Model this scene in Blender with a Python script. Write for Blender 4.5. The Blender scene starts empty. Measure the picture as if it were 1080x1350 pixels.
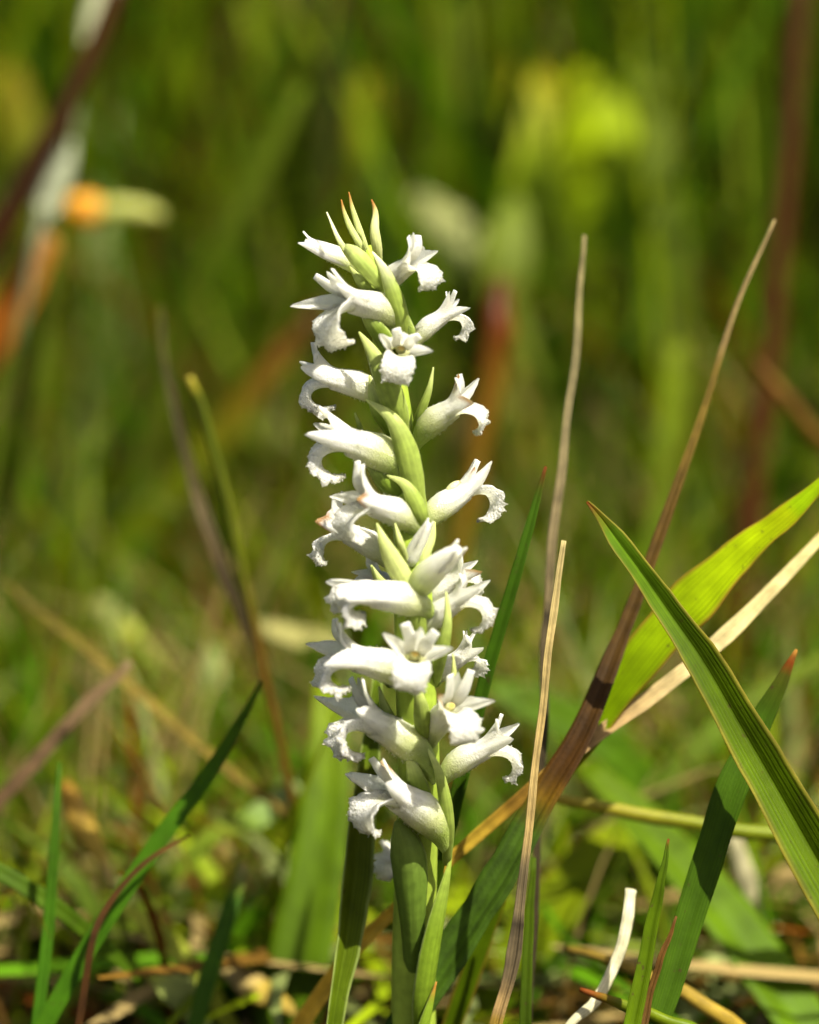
import bpy, math, random
import numpy as np
from mathutils import Vector, Matrix

# ------------------------------------------------------------------ camera
SC = bpy.context.scene
W, H = 1080.0, 1350.0
D = 0.50                       # focus distance (m)
MM = 0.001
PX = 0.0904 * MM               # metres per photograph pixel in the focal plane
PITCH = math.radians(12.0)
CAM = Vector((0.0, 0.0, 0.235))
FWD = Vector((0, math.cos(PITCH), -math.sin(PITCH)))
UPV = Vector((0, math.sin(PITCH), math.cos(PITCH)))
RGT = Vector((1, 0, 0))

cam_d = bpy.data.cameras.new("camera")
cam = bpy.data.objects.new("camera", cam_d)
SC.collection.objects.link(cam)
SC.camera = cam
cam.location = CAM
cam.rotation_euler = (math.radians(90) - PITCH, 0, 0)
cam_d.sensor_fit = 'VERTICAL'
cam_d.sensor_height = 36.0
cam_d.sensor_width = 28.8
cam_d.lens = 36.0 * D / (PX * H)
cam_d.clip_start = 0.01
cam_d.clip_end = 200.0
cam_d.dof.use_dof = True
cam_d.dof.focus_distance = D
cam_d.dof.aperture_fstop = cam_d.lens / 16.5
cam_d.dof.aperture_blades = 0

# ------------------------------------------------------------------ light
SUN_EL, SUN_AZ = math.radians(56), math.radians(136)   # azimuth clockwise from +Y (view direction)
world = bpy.data.worlds.new("World")
SC.world = world
world.use_nodes = True
wn = world.node_tree.nodes
sky = wn.new('ShaderNodeTexSky')
sky.sky_type = 'NISHITA'
sky.sun_disc = False
sky.sun_elevation = SUN_EL
sky.sun_rotation = SUN_AZ
sky.dust_density = 5.0
sky.ozone_density = 0.4
wn['Background'].inputs['Strength'].default_value = 0.055
world.node_tree.links.new(sky.outputs[0], wn['Background'].inputs['Color'])
sun_d = bpy.data.lights.new("sun", 'SUN')
sun_d.energy = 5.0
sun_d.angle = math.radians(0.53)
sun_d.color = (1.0, 0.935, 0.79)
sun = bpy.data.objects.new("sun", sun_d)
SC.collection.objects.link(sun)
sdir = Vector((math.sin(SUN_AZ) * math.cos(SUN_EL), math.cos(SUN_AZ) * math.cos(SUN_EL), math.sin(SUN_EL)))
sun.rotation_euler = sdir.to_track_quat('Z', 'Y').to_euler()
sun.location = (0.6, -0.8, 1.5)

SC.view_settings.view_transform = 'Standard'
SC.view_settings.look = 'None'
SC.view_settings.exposure = 1.5
SC.view_settings.gamma = 1.0
SC.render.engine = 'CYCLES'
SC.cycles.use_denoising = True
SC.cycles.use_adaptive_sampling = True
SC.cycles.adaptive_threshold = 0.03
SC.cycles.max_bounces = 6
SC.cycles.diffuse_bounces = 4
SC.cycles.transmission_bounces = 6
SC.cycles.sample_clamp_indirect = 6.0

COL = SC.collection
rng = np.random.default_rng(7)


# ------------------------------------------------------------------ helpers
def P(px, py, d=0.0):
    """Point at photograph pixel (px,py), d millimetres behind the focal plane."""
    k = (D + d * MM) / D
    return np.array(CAM + FWD * (D + d * MM) + RGT * ((px - W / 2) * PX * k) - UPV * ((py - H / 2) * PX * k))


GROUND_Z = float(P(540, 1470, 45)[2])


def nrm(a):
    n = np.linalg.norm(a, axis=-1, keepdims=True)
    return a / np.maximum(n, 1e-12)


def catmull(pts, n):
    pts = np.asarray(pts, float)
    m = len(pts)
    if m == 2:
        t = np.linspace(0, 1, n)[:, None]
        return pts[0] * (1 - t) + pts[1] * t
    ext = np.vstack([2 * pts[0] - pts[1], pts, 2 * pts[-1] - pts[-2]])
    u = np.linspace(0, m - 1, n)
    i = np.minimum(u.astype(int), m - 2)
    f = (u - i)[:, None]
    p0, p1, p2, p3 = ext[i], ext[i + 1], ext[i + 2], ext[i + 3]
    return 0.5 * (2 * p1 + (p2 - p0) * f + (2 * p0 - 5 * p1 + 4 * p2 - p3) * f ** 2 + (3 * p1 - p0 - 3 * p2 + p3) * f ** 3)


def lerp_stops(vals, n):
    """vals: list of numbers/tuples spread evenly, or list of (t, value)."""
    if isinstance(vals[0], tuple) and len(vals[0]) == 2 and isinstance(vals[0][1], (tuple, list)):
        ts = np.array([v[0] for v in vals])
        vs = np.array([v[1] for v in vals], float)
    else:
        vs = np.array(vals, float)
        ts = np.linspace(0, 1, len(vs))
    t = np.linspace(0, 1, n)
    if vs.ndim == 1:
        return np.interp(t, ts, vs)
    return np.stack([np.interp(t, ts, vs[:, k]) for k in range(vs.shape[1])], 1)


class Geo:
    def __init__(self):
        self.v, self.f, self.c, self.uv, self.n = [], [], [], [], 0

    def add(self, v, f, c, uv=None):
        v = np.asarray(v, float)
        self.v.append(v)
        self.f += [tuple(int(i) + self.n for i in q) for q in f]
        c = np.asarray(c, float)
        if c.ndim == 1:
            c = np.tile(c, (len(v), 1))
        self.c.append(c)
        self.uv.append(np.zeros((len(v), 2)) if uv is None else np.asarray(uv, float))
        self.n += len(v)

    def build(self, name, mat, smooth=True, normals=None):
        v = np.vstack(self.v)
        c = np.clip(np.vstack(self.c), 0, 1)
        uv = np.vstack(self.uv)
        me = bpy.data.meshes.new(name)
        me.from_pydata(v.tolist(), [], self.f)
        a = me.attributes.new('col', 'FLOAT_COLOR', 'POINT')
        a.data.foreach_set('color', np.hstack([c, np.ones((len(c), 1))]).astype(np.float32).ravel())
        a = me.attributes.new('luv', 'FLOAT_VECTOR', 'POINT')
        a.data.foreach_set('vector', np.hstack([uv, np.zeros((len(c), 1))]).astype(np.float32).ravel())
        if smooth:
            me.polygons.foreach_set('use_smooth', [True] * len(me.polygons))
        me.materials.append(mat)
        me.update()
        if normals is not None:
            me.normals_split_custom_set_from_vertices(normals.tolist())
        return me


def ribbon(path, width, hint, cup=(0,), fold=(0,), nu=6, nv=24, thick=0.0, ruffle=None, roll=None, smooth_path=True):
    """Leaf / petal: strip swept along path, cross-section an arc (cup, degrees, + = edges to hint side)
    and/or a V fold.  Returns verts, faces, uv(u across 0..1, v along 0..1 )."""
    c = catmull(path, nv + 1) if smooth_path else np.asarray(path, float)
    T = nrm(np.gradient(c, axis=0))
    hint = np.asarray(hint, float)
    if hint.ndim == 1:
        hint = np.tile(hint, (nv + 1, 1))
    else:
        hint = np.stack([np.interp(np.linspace(0, 1, nv + 1), np.linspace(0, 1, len(hint)), hint[:, k]) for k in range(3)], 1)
    S = nrm(np.cross(T, hint))
    N = nrm(np.cross(S, T))
    if roll is not None:
        r = np.radians(lerp_stops(list(roll), nv + 1))[:, None]
        S, N = S * np.cos(r) + N * np.sin(r), N * np.cos(r) - S * np.sin(r)
    w = lerp_stops(list(width), nv + 1)[:, None]
    cu = np.radians(lerp_stops(list(cup), nv + 1))[:, None]
    cu = np.where(np.abs(cu) < 1e-3, 1e-3, cu)
    fo = lerp_stops(list(fold), nv + 1)[:, None]
    s = np.linspace(-0.5, 0.5, nu + 1)[None, :]
    th = s * cu
    R = w / cu
    X = R * np.sin(th)
    Z = R * (1 - np.cos(th)) + fo * np.abs(s) * w
    X = X / np.sqrt(1 + fo ** 2)
    if ruffle is not None:
        dx, dz = ruffle(np.linspace(0, 1, nv + 1)[:, None], s)
        X = X + dx
        Z = Z + dz
    V = c[:, None, :] + S[:, None, :] * X[..., None] + N[:, None, :] * Z[..., None]
    nu1 = nu + 1
    idx = np.arange((nv + 1) * nu1).reshape(nv + 1, nu1)
    q = np.stack([idx[:-1, :-1], idx[:-1, 1:], idx[1:, 1:], idx[1:, :-1]], -1).reshape(-1, 4)
    uv = np.stack(np.broadcast_arrays(s + 0.5, np.linspace(0, 1, nv + 1)[:, None]), -1).reshape(-1, 2)
    if thick <= 0:
        return V.reshape(-1, 3), q.tolist(), uv
    du = np.gradient(V, axis=1)
    dv = np.gradient(V, axis=0)
    NN = nrm(np.cross(dv, du))
    edge = (1 - 0.75 * (np.abs(s) * 2) ** 4)[..., None]
    A = V + NN * thick * 0.5 * edge
    B = V - NN * thick * 0.5 * edge
    m = (nv + 1) * nu1
    F = q[:, ::-1].tolist() + (q + m).tolist()
    border = list(idx[0, :]) + list(idx[1:, -1]) + list(idx[-1, -2::-1]) + list(idx[-2:0:-1, 0])
    for a, b in zip(border, border[1:] + border[:1]):
        F.append((a, b, b + m, a + m))
    return np.vstack([A.reshape(-1, 3), B.reshape(-1, 3)]), F, np.vstack([uv, uv])


def sweep(path, rad, hint, nseg=12, nv=20, ratio=1.0, cap=True, smooth_path=True, bump=None):
    c = catmull(path, nv + 1) if smooth_path else np.asarray(path, float)
    T = nrm(np.gradient(c, axis=0))
    S = nrm(np.cross(T, np.asarray(hint, float)))
    N = nrm(np.cross(S, T))
    r = lerp_stops(list(rad), nv + 1)[:, None]
    a = np.linspace(0, 2 * math.pi, nseg, endpoint=False)[None, :]
    rr = r * np.ones_like(a)
    if bump is not None:
        rr = rr * bump(np.linspace(0, 1, nv + 1)[:, None], a)
    V = c[:, None, :] + S[:, None, :] * (rr * np.cos(a) * ratio)[..., None] + N[:, None, :] * (rr * np.sin(a))[..., None]
    idx = np.arange((nv + 1) * nseg).reshape(nv + 1, nseg)
    nx = np.roll(idx, -1, axis=1)
    F = np.stack([idx[:-1], nx[:-1], nx[1:], idx[1:]], -1).reshape(-1, 4).tolist()
    if cap:
        F.append(tuple(idx[0, ::-1]))
        F.append(tuple(idx[-1]))
    uv = np.stack(np.broadcast_arrays(a / (2 * math.pi), np.linspace(0, 1, nv + 1)[:, None]), -1).reshape(-1, 2)
    return V.reshape(-1, 3), F, uv


def ellipsoid(center, rx, ry, rz, nu=10, nv=7):
    path = [(center[0] + rx * math.cos(t), center[1], center[2]) for t in np.linspace(math.pi, 0, nv + 1)]
    rad = [max(1e-6, math.sin(t)) for t in np.linspace(math.pi, 0, nv + 1)]
    c = np.array(path)
    a = np.linspace(0, 2 * math.pi, nu, endpoint=False)
    V = np.zeros((nv + 1, nu, 3))
    V[..., 0] = c[:, 0:1]
    V[..., 1] = center[1] + np.array(rad)[:, None] * np.cos(a)[None] * ry
    V[..., 2] = center[2] + np.array(rad)[:, None] * np.sin(a)[None] * rz
    idx = np.arange((nv + 1) * nu).reshape(nv + 1, nu)
    nx = np.roll(idx, -1, axis=1)
    F = np.stack([idx[:-1], nx[:-1], nx[1:], idx[1:]], -1).reshape(-1, 4).tolist()
    return V.reshape(-1, 3), F


def link(name, me, parent=None, loc=None):
    o = bpy.data.objects.new(name, me)
    COL.objects.link(o)
    if parent is not None:
        o.parent = parent
    if loc is not None:
        o.location = loc
    return o


def tag(o, label=None, cat=None, group=None, kind=None):
    if label: o['label'] = label
    if cat: o['category'] = cat
    if group: o['group'] = group
    if kind: o['kind'] = kind
    return o


# ------------------------------------------------------------------ materials
def new_mat(name):
    m = bpy.data.materials.new(name)
    m.use_nodes = True
    nt = m.node_tree
    nt.nodes.clear()
    return m, nt, nt.nodes, nt.links


def mk_leaf(name, trans=0.4, rough=0.5, spec=0.09, vein=9.0, vein_amt=0.25, mottle=0.25, tint=(1.25, 1.15, 0.5), bump=0.25, noise_scale=260.0, spots=0.0):
    m, nt, N, L = new_mat(name)
    out = N.new('ShaderNodeOutputMaterial')
    at = N.new('ShaderNodeAttribute'); at.attribute_name = 'col'
    uv = N.new('ShaderNodeAttribute'); uv.attribute_name = 'luv'
    tc = N.new('ShaderNodeTexCoord')
    sep = N.new('ShaderNodeSeparateXYZ'); L.new(uv.outputs['Vector'], sep.inputs[0])
    # parallel veins: 1-D noise across the blade stretched along it
    comb = N.new('ShaderNodeCombineXYZ')
    mu = N.new('ShaderNodeMath'); mu.operation = 'MULTIPLY'; mu.inputs[1].default_value = vein * 2.2
    L.new(sep.outputs[0], mu.inputs[0]); L.new(mu.outputs[0], comb.inputs[0])
    mv = N.new('ShaderNodeMath'); mv.operation = 'MULTIPLY'; mv.inputs[1].default_value = 1.7
    L.new(sep.outputs[1], mv.inputs[0]); L.new(mv.outputs[0], comb.inputs[1])
    nv = N.new('ShaderNodeTexNoise'); nv.inputs['Scale'].default_value = 1.0; nv.inputs['Detail'].default_value = 2.0
    L.new(comb.outputs[0], nv.inputs['Vector'])
    # regular ribs
    sn = N.new('ShaderNodeMath'); sn.operation = 'MULTIPLY'; sn.inputs[1].default_value = vein * 2 * math.pi
    L.new(sep.outputs[0], sn.inputs[0])
    si = N.new('ShaderNodeMath'); si.operation = 'SINE'; L.new(sn.outputs[0], si.inputs[0])
    ad = N.new('ShaderNodeMath'); ad.operation = 'MULTIPLY_ADD'; ad.inputs[1].default_value = 0.10
    L.new(si.outputs[0], ad.inputs[0]); L.new(nv.outputs['Fac'], ad.inputs[2])
    nm = N.new('ShaderNodeTexNoise'); nm.inputs['Scale'].default_value = noise_scale; nm.inputs['Detail'].default_value = 5.0
    L.new(tc.outputs['Object'], nm.inputs['Vector'])
    r1 = N.new('ShaderNodeMapRange'); r1.inputs[1].default_value = 0.2; r1.inputs[2].default_value = 0.8
    r1.inputs[3].default_value = 1 - vein_amt; r1.inputs[4].default_value = 1 + vein_amt
    L.new(ad.outputs[0], r1.inputs[0])
    r2 = N.new('ShaderNodeMapRange'); r2.inputs[1].default_value = 0.3; r2.inputs[2].default_value = 0.7
    r2.inputs[3].default_value = 1 - mottle; r2.inputs[4].default_value = 1 + mottle
    L.new(nm.outputs['Fac'], r2.inputs[0])
    m1 = N.new('ShaderNodeMath'); m1.operation = 'MULTIPLY'
    L.new(r1.outputs[0], m1.inputs[0]); L.new(r2.outputs[0], m1.inputs[1])
    vs = N.new('ShaderNodeVectorMath'); vs.operation = 'SCALE'
    L.new(at.outputs['Color'], vs.inputs[0]); L.new(m1.outputs[0], vs.inputs['Scale'])
    colout = vs.outputs[0]
    if spots > 0:
        vo = N.new('ShaderNodeTexNoise'); vo.inputs['Scale'].default_value = 900; vo.inputs['Detail'].default_value = 3
        L.new(tc.outputs['Object'], vo.inputs['Vector'])
        rs = N.new('ShaderNodeMapRange'); rs.inputs[1].default_value = 0.66; rs.inputs[2].default_value = 0.74
        rs.inputs[3].default_value = 0.0; rs.inputs[4].default_value = spots
        L.new(vo.outputs['Fac'], rs.inputs[0])
        mx = N.new('ShaderNodeMix'); mx.data_type = 'RGBA'
        L.new(rs.outputs[0], mx.inputs['Factor']); L.new(vs.outputs[0], mx.inputs['A'])
        mx.inputs['B'].default_value = (0.05, 0.03, 0.012, 1)
        colout = mx.outputs['Result']
    bp = N.new('ShaderNodeBump'); bp.inputs['Strength'].default_value = bump; bp.inputs['Distance'].default_value = 0.0003
    fi = N.new('ShaderNodeTexNoise'); fi.inputs['Scale'].default_value = 2600; fi.inputs['Detail'].default_value = 2
    L.new(tc.outputs['Object'], fi.inputs['Vector'])
    fa = N.new('ShaderNodeMath'); fa.operation = 'MULTIPLY_ADD'; fa.inputs[1].default_value = 0.35
    L.new(fi.outputs['Fac'], fa.inputs[0]); L.new(ad.outputs[0], fa.inputs[2])
    L.new(fa.outputs[0], bp.inputs['Height'])
    pr = N.new('ShaderNodeBsdfPrincipled')
    pr.inputs['Roughness'].default_value = rough
    pr.inputs['Specular IOR Level'].default_value = spec
    L.new(colout, pr.inputs['Base Color']); L.new(bp.outputs[0], pr.inputs['Normal'])
    tr = N.new('ShaderNodeBsdfTranslucent')
    tv = N.new('ShaderNodeVectorMath'); tv.operation = 'MULTIPLY'; tv.inputs[1].default_value = tint
    L.new(colout, tv.inputs[0]); L.new(tv.outputs[0], tr.inputs['Color'])
    mix = N.new('ShaderNodeMixShader'); mix.inputs[0].default_value = trans
    L.new(pr.outputs[0], mix.inputs[1]); L.new(tr.outputs[0], mix.inputs[2])
    L.new(mix.outputs[0], out.inputs[0])
    return m


def mk_petal(name, grain=4600.0, bump=0.4, trans=0.34, rough=0.32):
    m, nt, N, L = new_mat(name)
    out = N.new('ShaderNodeOutputMaterial')
    at = N.new('ShaderNodeAttribute'); at.attribute_name = 'col'
    tc = N.new('ShaderNodeTexCoord')
    vo = N.new('ShaderNodeTexVoronoi'); vo.inputs['Scale'].default_value = grain
    L.new(tc.outputs['Object'], vo.inputs['Vector'])
    ns = N.new('ShaderNodeTexNoise'); ns.inputs['Scale'].default_value = 900; ns.inputs['Detail'].default_value = 4
    L.new(tc.outputs['Object'], ns.inputs['Vector'])
    r = N.new('ShaderNodeMapRange'); r.inputs[1].default_value = 0.3; r.inputs[2].default_value = 0.7
    r.inputs[3].default_value = 0.93; r.inputs[4].default_value = 1.04
    L.new(ns.outputs['Fac'], r.inputs[0])
    vs = N.new('ShaderNodeVectorMath'); vs.operation = 'SCALE'
    L.new(at.outputs['Color'], vs.inputs[0]); L.new(r.outputs[0], vs.inputs['Scale'])
    uv = N.new('ShaderNodeAttribute'); uv.attribute_name = 'luv'
    mp = N.new('ShaderNodeMapping'); mp.inputs['Scale'].default_value = (13.0, 2.2, 1.0)
    L.new(uv.outputs['Vector'], mp.inputs['Vector'])
    nv = N.new('ShaderNodeTexNoise'); nv.inputs['Scale'].default_value = 1.0; nv.inputs['Detail'].default_value = 2
    L.new(mp.outputs[0], nv.inputs['Vector'])
    rv = N.new('ShaderNodeMapRange'); rv.inputs[1].default_value = 0.3; rv.inputs[2].default_value = 0.7
    rv.inputs[3].default_value = 0.90; rv.inputs[4].default_value = 1.03
    L.new(nv.outputs['Fac'], rv.inputs[0])
    vs2 = N.new('ShaderNodeVectorMath'); vs2.operation = 'SCALE'
    L.new(vs.outputs[0], vs2.inputs[0]); L.new(rv.outputs[0], vs2.inputs['Scale'])
    vs = vs2
    hs = N.new('ShaderNodeMath'); hs.operation = 'MULTIPLY_ADD'; hs.inputs[1].default_value = 1.2
    L.new(nv.outputs['Fac'], hs.inputs[0]); L.new(vo.outputs['Distance'], hs.inputs[2])
    bp = N.new('ShaderNodeBump'); bp.inputs['Strength'].default_value = bump; bp.inputs['Distance'].default_value = 0.00028
    L.new(hs.outputs[0], bp.inputs['Height'])
    pr = N.new('ShaderNodeBsdfPrincipled')
    pr.inputs['Roughness'].default_value = rough
    pr.inputs['Specular IOR Level'].default_value = 0.45
    pr.subsurface_method = 'RANDOM_WALK'
    pr.inputs['Subsurface Weight'].default_value = 0.85
    pr.inputs['Subsurface Radius'].default_value = (1.0, 1.0, 0.85)
    pr.inputs['Subsurface Scale'].default_value = 0.0026
    L.new(vs.outputs[0], pr.inputs['Base Color']); L.new(bp.outputs[0], pr.inputs['Normal'])
    tr = N.new('ShaderNodeBsdfTranslucent'); L.new(vs.outputs[0], tr.inputs['Color'])
    mix = N.new('ShaderNodeMixShader'); mix.inputs[0].default_value = trans
    L.new(pr.outputs[0], mix.inputs[1]); L.new(tr.outputs[0], mix.inputs[2])
    L.new(mix.outputs[0], out.inputs[0])
    return m


M_LEAF = mk_leaf('leaf_blade', trans=0.45, vein=11, vein_amt=0.30, mottle=0.22, bump=0.35, spots=.5)
M_LEAFS = mk_leaf('spotted_leaf_blade', trans=0.35, vein=10, vein_amt=0.22, mottle=0.22, bump=0.4, spots=0.85)
def mk_grass(name, trans=0.45):
    m, nt, N, L = new_mat(name)
    out = N.new('ShaderNodeOutputMaterial')
    at = N.new('ShaderNodeAttribute'); at.attribute_name = 'col'
    pr = N.new('ShaderNodeBsdfPrincipled'); pr.inputs['Roughness'].default_value = 0.55; pr.inputs['Specular IOR Level'].default_value = 0.06
    L.new(at.outputs['Color'], pr.inputs['Base Color'])
    tr = N.new('ShaderNodeBsdfTranslucent')
    tv = N.new('ShaderNodeVectorMath'); tv.operation = 'MULTIPLY'; tv.inputs[1].default_value = (1.2, 1.15, .5)
    L.new(at.outputs['Color'], tv.inputs[0]); L.new(tv.outputs[0], tr.inputs['Color'])
    mix = N.new('ShaderNodeMixShader'); mix.inputs[0].default_value = trans
    L.new(pr.outputs[0], mix.inputs[1]); L.new(tr.outputs[0], mix.inputs[2]); L.new(mix.outputs[0], out.inputs[0])
    return m


M_GRASS = mk_grass('meadow_grass')
M_STRAW = mk_leaf('dry_straw', trans=0.15, rough=0.6, spec=0.12, vein=4, vein_amt=0.30, mottle=0.35, tint=(1.1, 0.95, 0.7), bump=0.6, noise_scale=420)
M_BRACT = mk_leaf('green_bract', trans=0.35, rough=0.38, vein=5, vein_amt=0.13, mottle=0.16, bump=0.2, noise_scale=900)
M_STEM = mk_leaf('green_stem', trans=0.08, rough=0.42, vein=6, vein_amt=0.10, mottle=0.15, bump=0.2, noise_scale=700)
M_PETAL = mk_petal('white_petal')
M_LIP = mk_petal('crystalline_lip', grain=3200.0, bump=1.0, trans=0.38, rough=0.22)


def mk_soil():
    m, nt, N, L = new_mat('damp_soil')
    out = N.new('ShaderNodeOutputMaterial')
    tc = N.new('ShaderNodeTexCoord')
    n1 = N.new('ShaderNodeTexNoise'); n1.inputs['Scale'].default_value = 60; n1.inputs['Detail'].default_value = 8
    L.new(tc.outputs['Object'], n1.inputs['Vector'])
    cr = N.new('ShaderNodeValToRGB')
    cr.color_ramp.elements[0].position = 0.3; cr.color_ramp.elements[0].color = (0.018, 0.012, 0.006, 1)
    cr.color_ramp.elements[1].position = 0.75; cr.color_ramp.elements[1].color = (0.09, 0.062, 0.03, 1)
    e = cr.color_ramp.elements.new(0.55); e.color = (0.04, 0.035, 0.012, 1)
    L.new(n1.outputs['Fac'], cr.inputs[0])
    bp = N.new('ShaderNodeBump'); bp.inputs['Strength'].default_value = 0.8; bp.inputs['Distance'].default_value = 0.004
    L.new(n1.outputs['Fac'], bp.inputs['Height'])
    pr = N.new('ShaderNodeBsdfPrincipled'); pr.inputs['Roughness'].default_value = 0.9
    L.new(cr.outputs[0], pr.inputs['Base Color']); L.new(bp.outputs[0], pr.inputs['Normal'])
    L.new(pr.outputs[0], out.inputs[0])
    return m


M_SOIL = mk_soil()

# ------------------------------------------------------------------ ground
g = Geo()
ax = np.unique(np.concatenate([-np.geomspace(1.0, 60, 14), np.linspace(-0.9, 0.9, 61), np.geomspace(1.0, 60, 14)]))
ay = np.unique(np.concatenate([-np.geomspace(0.2, 60, 12), np.linspace(-0.1, 2.6, 91), np.geomspace(2.8, 90, 16)]))
gx, gy = np.meshgrid(ax, ay)


def ground_h(x, y):
    return GROUND_Z + 0.004 * np.sin(x * 31 + 1.3) * np.sin(y * 27) + 0.003 * np.sin(x * 67 + y * 41) + 0.012 * np.sin(x * 7 + 2) * np.sin(y * 5 + .6) * np.clip((y - 0.6) * 2, 0, 1)


gz = ground_h(gx, gy)
idx = np.arange(gx.size).reshape(gx.shape)
q = np.stack([idx[:-1, :-1], idx[:-1, 1:], idx[1:, 1:], idx[1:, :-1]], -1).reshape(-1, 4)
g.add(np.stack([gx, gy, gz], -1).reshape(-1, 3), q.tolist(), (0.05, 0.04, 0.02))
tag(link('ground', g.build('ground', M_SOIL)), 'dark damp soil under the meadow grass', 'ground', kind='structure')


# ------------------------------------------------------------------ meadow (uncountable grass and litter)
def field(name, label, cat, n, dist, xr, hgt, wid, lean, palette, flat=False, mat=None, seg=5, seed=1, cl=0.05, hfun=None, zoff=0.0):
    """Many blades as one object. dist = range of world y, palette = list of (weight, base rgb, tip rgb)."""
    r = np.random.default_rng(seed)
    u = r.random(n)
    y = dist[0] + (dist[1] - dist[0]) * u ** 1.25
    x = (r.random(n) - 0.5) * 2 * (xr[0] + (xr[1] - xr[0]) * (y - dist[0]) / (dist[1] - dist[0]))
    # gather into tussocks
    k = max(4, n // 14)
    cx, cy = x[:k], y[:k]
    own = r.integers(0, k, n)
    pull = r.random(n) * 0.75
    x = x * (1 - pull) + (cx[own] + r.normal(0, cl * .3, n)) * pull
    y = y * (1 - pull) + (cy[own] + r.normal(0, cl * .3, n)) * pull
    y = np.clip(y, dist[0], None)
    h = hgt[0] + (hgt[1] - hgt[0]) * r.random(n) ** 1.6
    if hfun is not None:
        h = h * hfun(y)
    w = wid[0] + (wid[1] - wid[0]) * r.random(n) ** 1.5
    az = r.random(n) * 2 * math.pi
    ln = lean[0] + (lean[1] - lean[0]) * r.random(n)
    t = np.linspace(0, 1, seg + 1)
    wts = np.array([p[0] for p in palette], float); wts /= wts.sum()
    cum = np.cumsum(wts)
    ph = r.random(n) * .30 + 0.70 * r.random(k)[own]           # colour partly shared per tussock
    ph = np.argsort(np.argsort(ph)) / n
    pi = np.minimum(np.searchsorted(cum, ph), len(palette) - 1)
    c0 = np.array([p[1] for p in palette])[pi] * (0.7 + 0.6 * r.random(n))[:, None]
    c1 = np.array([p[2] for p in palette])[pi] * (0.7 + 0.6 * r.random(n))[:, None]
    dx, dy = np.cos(az), np.sin(az)
    # centre line: bends over with lean
    if flat:
        L_ = h[:, None] * (t[None] - .5)
        z = ground_h(x, y)[:, None] + zoff * r.random(n)[:, None] + 0.004 + h[:, None] * 0.25 * (r.random(n) - .3)[:, None] * (t[None]) - 0.1 * h[:, None] * (t[None] - .5) ** 2
        cxn = x[:, None] + dx[:, None] * L_ + (-dy)[:, None] * h[:, None] * .15 * np.sin(t[None] * 3)
        cyn = y[:, None] + dy[:, None] * L_ + dx[:, None] * h[:, None] * .15 * np.sin(t[None] * 3)
    else:
        ang = ln[:, None] * t[None] ** 1.2
        dl = h[:, None] / seg
        cs = np.concatenate([np.zeros((n, 1)), np.cumsum(np.sin(ang[:, 1:]) * dl, 1)], 1)
        cz = np.concatenate([np.zeros((n, 1)), np.cumsum(np.cos(ang[:, 1:]) * dl, 1)], 1)
        cxn = x[:, None] + dx[:, None] * cs
        cyn = y[:, None] + dy[:, None] * cs
        z = ground_h(x, y)[:, None] + cz - 0.002
    tw = r.random(n) * 2 * math.pi
    sx, sy = np.cos(tw), np.sin(tw)
    prof = (1 - t ** 2.2) * (0.55 + 0.45 * np.sin(np.minimum(t * 3, 1) * math.pi / 2)) + 0.02
    if flat:
        prof = np.sin(np.clip(t * .94 + .03, 0, 1) * math.pi) ** .6
        sx, sy = -dy, dx
    hw = w[:, None] * prof[None] * .5
    tilt = (r.random(n) - .5)[:, None] * 1.2 if flat else 0.0
    A = np.stack([cxn - sx[:, None] * hw, cyn - sy[:, None] * hw, z - hw * tilt], -1)
    B = np.stack([cxn + sx[:, None] * hw, cyn + sy[:, None] * hw, z + hw * tilt], -1)
    V = np.stack([A, B], 2).reshape(-1, 3)
    base = (np.arange(n) * (seg + 1) * 2)[:, None] + (np.arange(seg) * 2)[None]
    F = np.stack([base, base + 1, base + 3, base + 2], -1).reshape(-1, 4)
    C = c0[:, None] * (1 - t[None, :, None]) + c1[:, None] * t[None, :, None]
    C = np.repeat(C[:, :, None, :], 2, 2).reshape(-1, 3)
    UV = np.zeros((n, seg + 1, 2, 2)); UV[:, :, 1, 0] = 1; UV[..., 1] = t[None, :, None]
    g = Geo()
    g.v.append(V); g.c.append(C); g.uv.append(UV.reshape(-1, 2)); g.f = F.tolist()
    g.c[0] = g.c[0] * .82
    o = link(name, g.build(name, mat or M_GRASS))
    return tag(o, label, cat, kind='stuff')


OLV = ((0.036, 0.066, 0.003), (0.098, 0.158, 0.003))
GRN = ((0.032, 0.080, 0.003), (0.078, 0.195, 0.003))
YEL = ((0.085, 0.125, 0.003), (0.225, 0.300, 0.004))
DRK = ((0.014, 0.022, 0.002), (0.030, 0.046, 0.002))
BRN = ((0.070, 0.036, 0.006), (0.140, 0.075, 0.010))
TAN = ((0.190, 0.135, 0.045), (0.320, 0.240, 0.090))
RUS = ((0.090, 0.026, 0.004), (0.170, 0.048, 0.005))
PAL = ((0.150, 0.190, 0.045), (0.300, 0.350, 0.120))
pal = lambda *a: [(w, c[0], c[1]) for w, c in a]
FP = float(P(540, 675, 0)[1])     # world y of the focal plane at the frame centre

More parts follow.
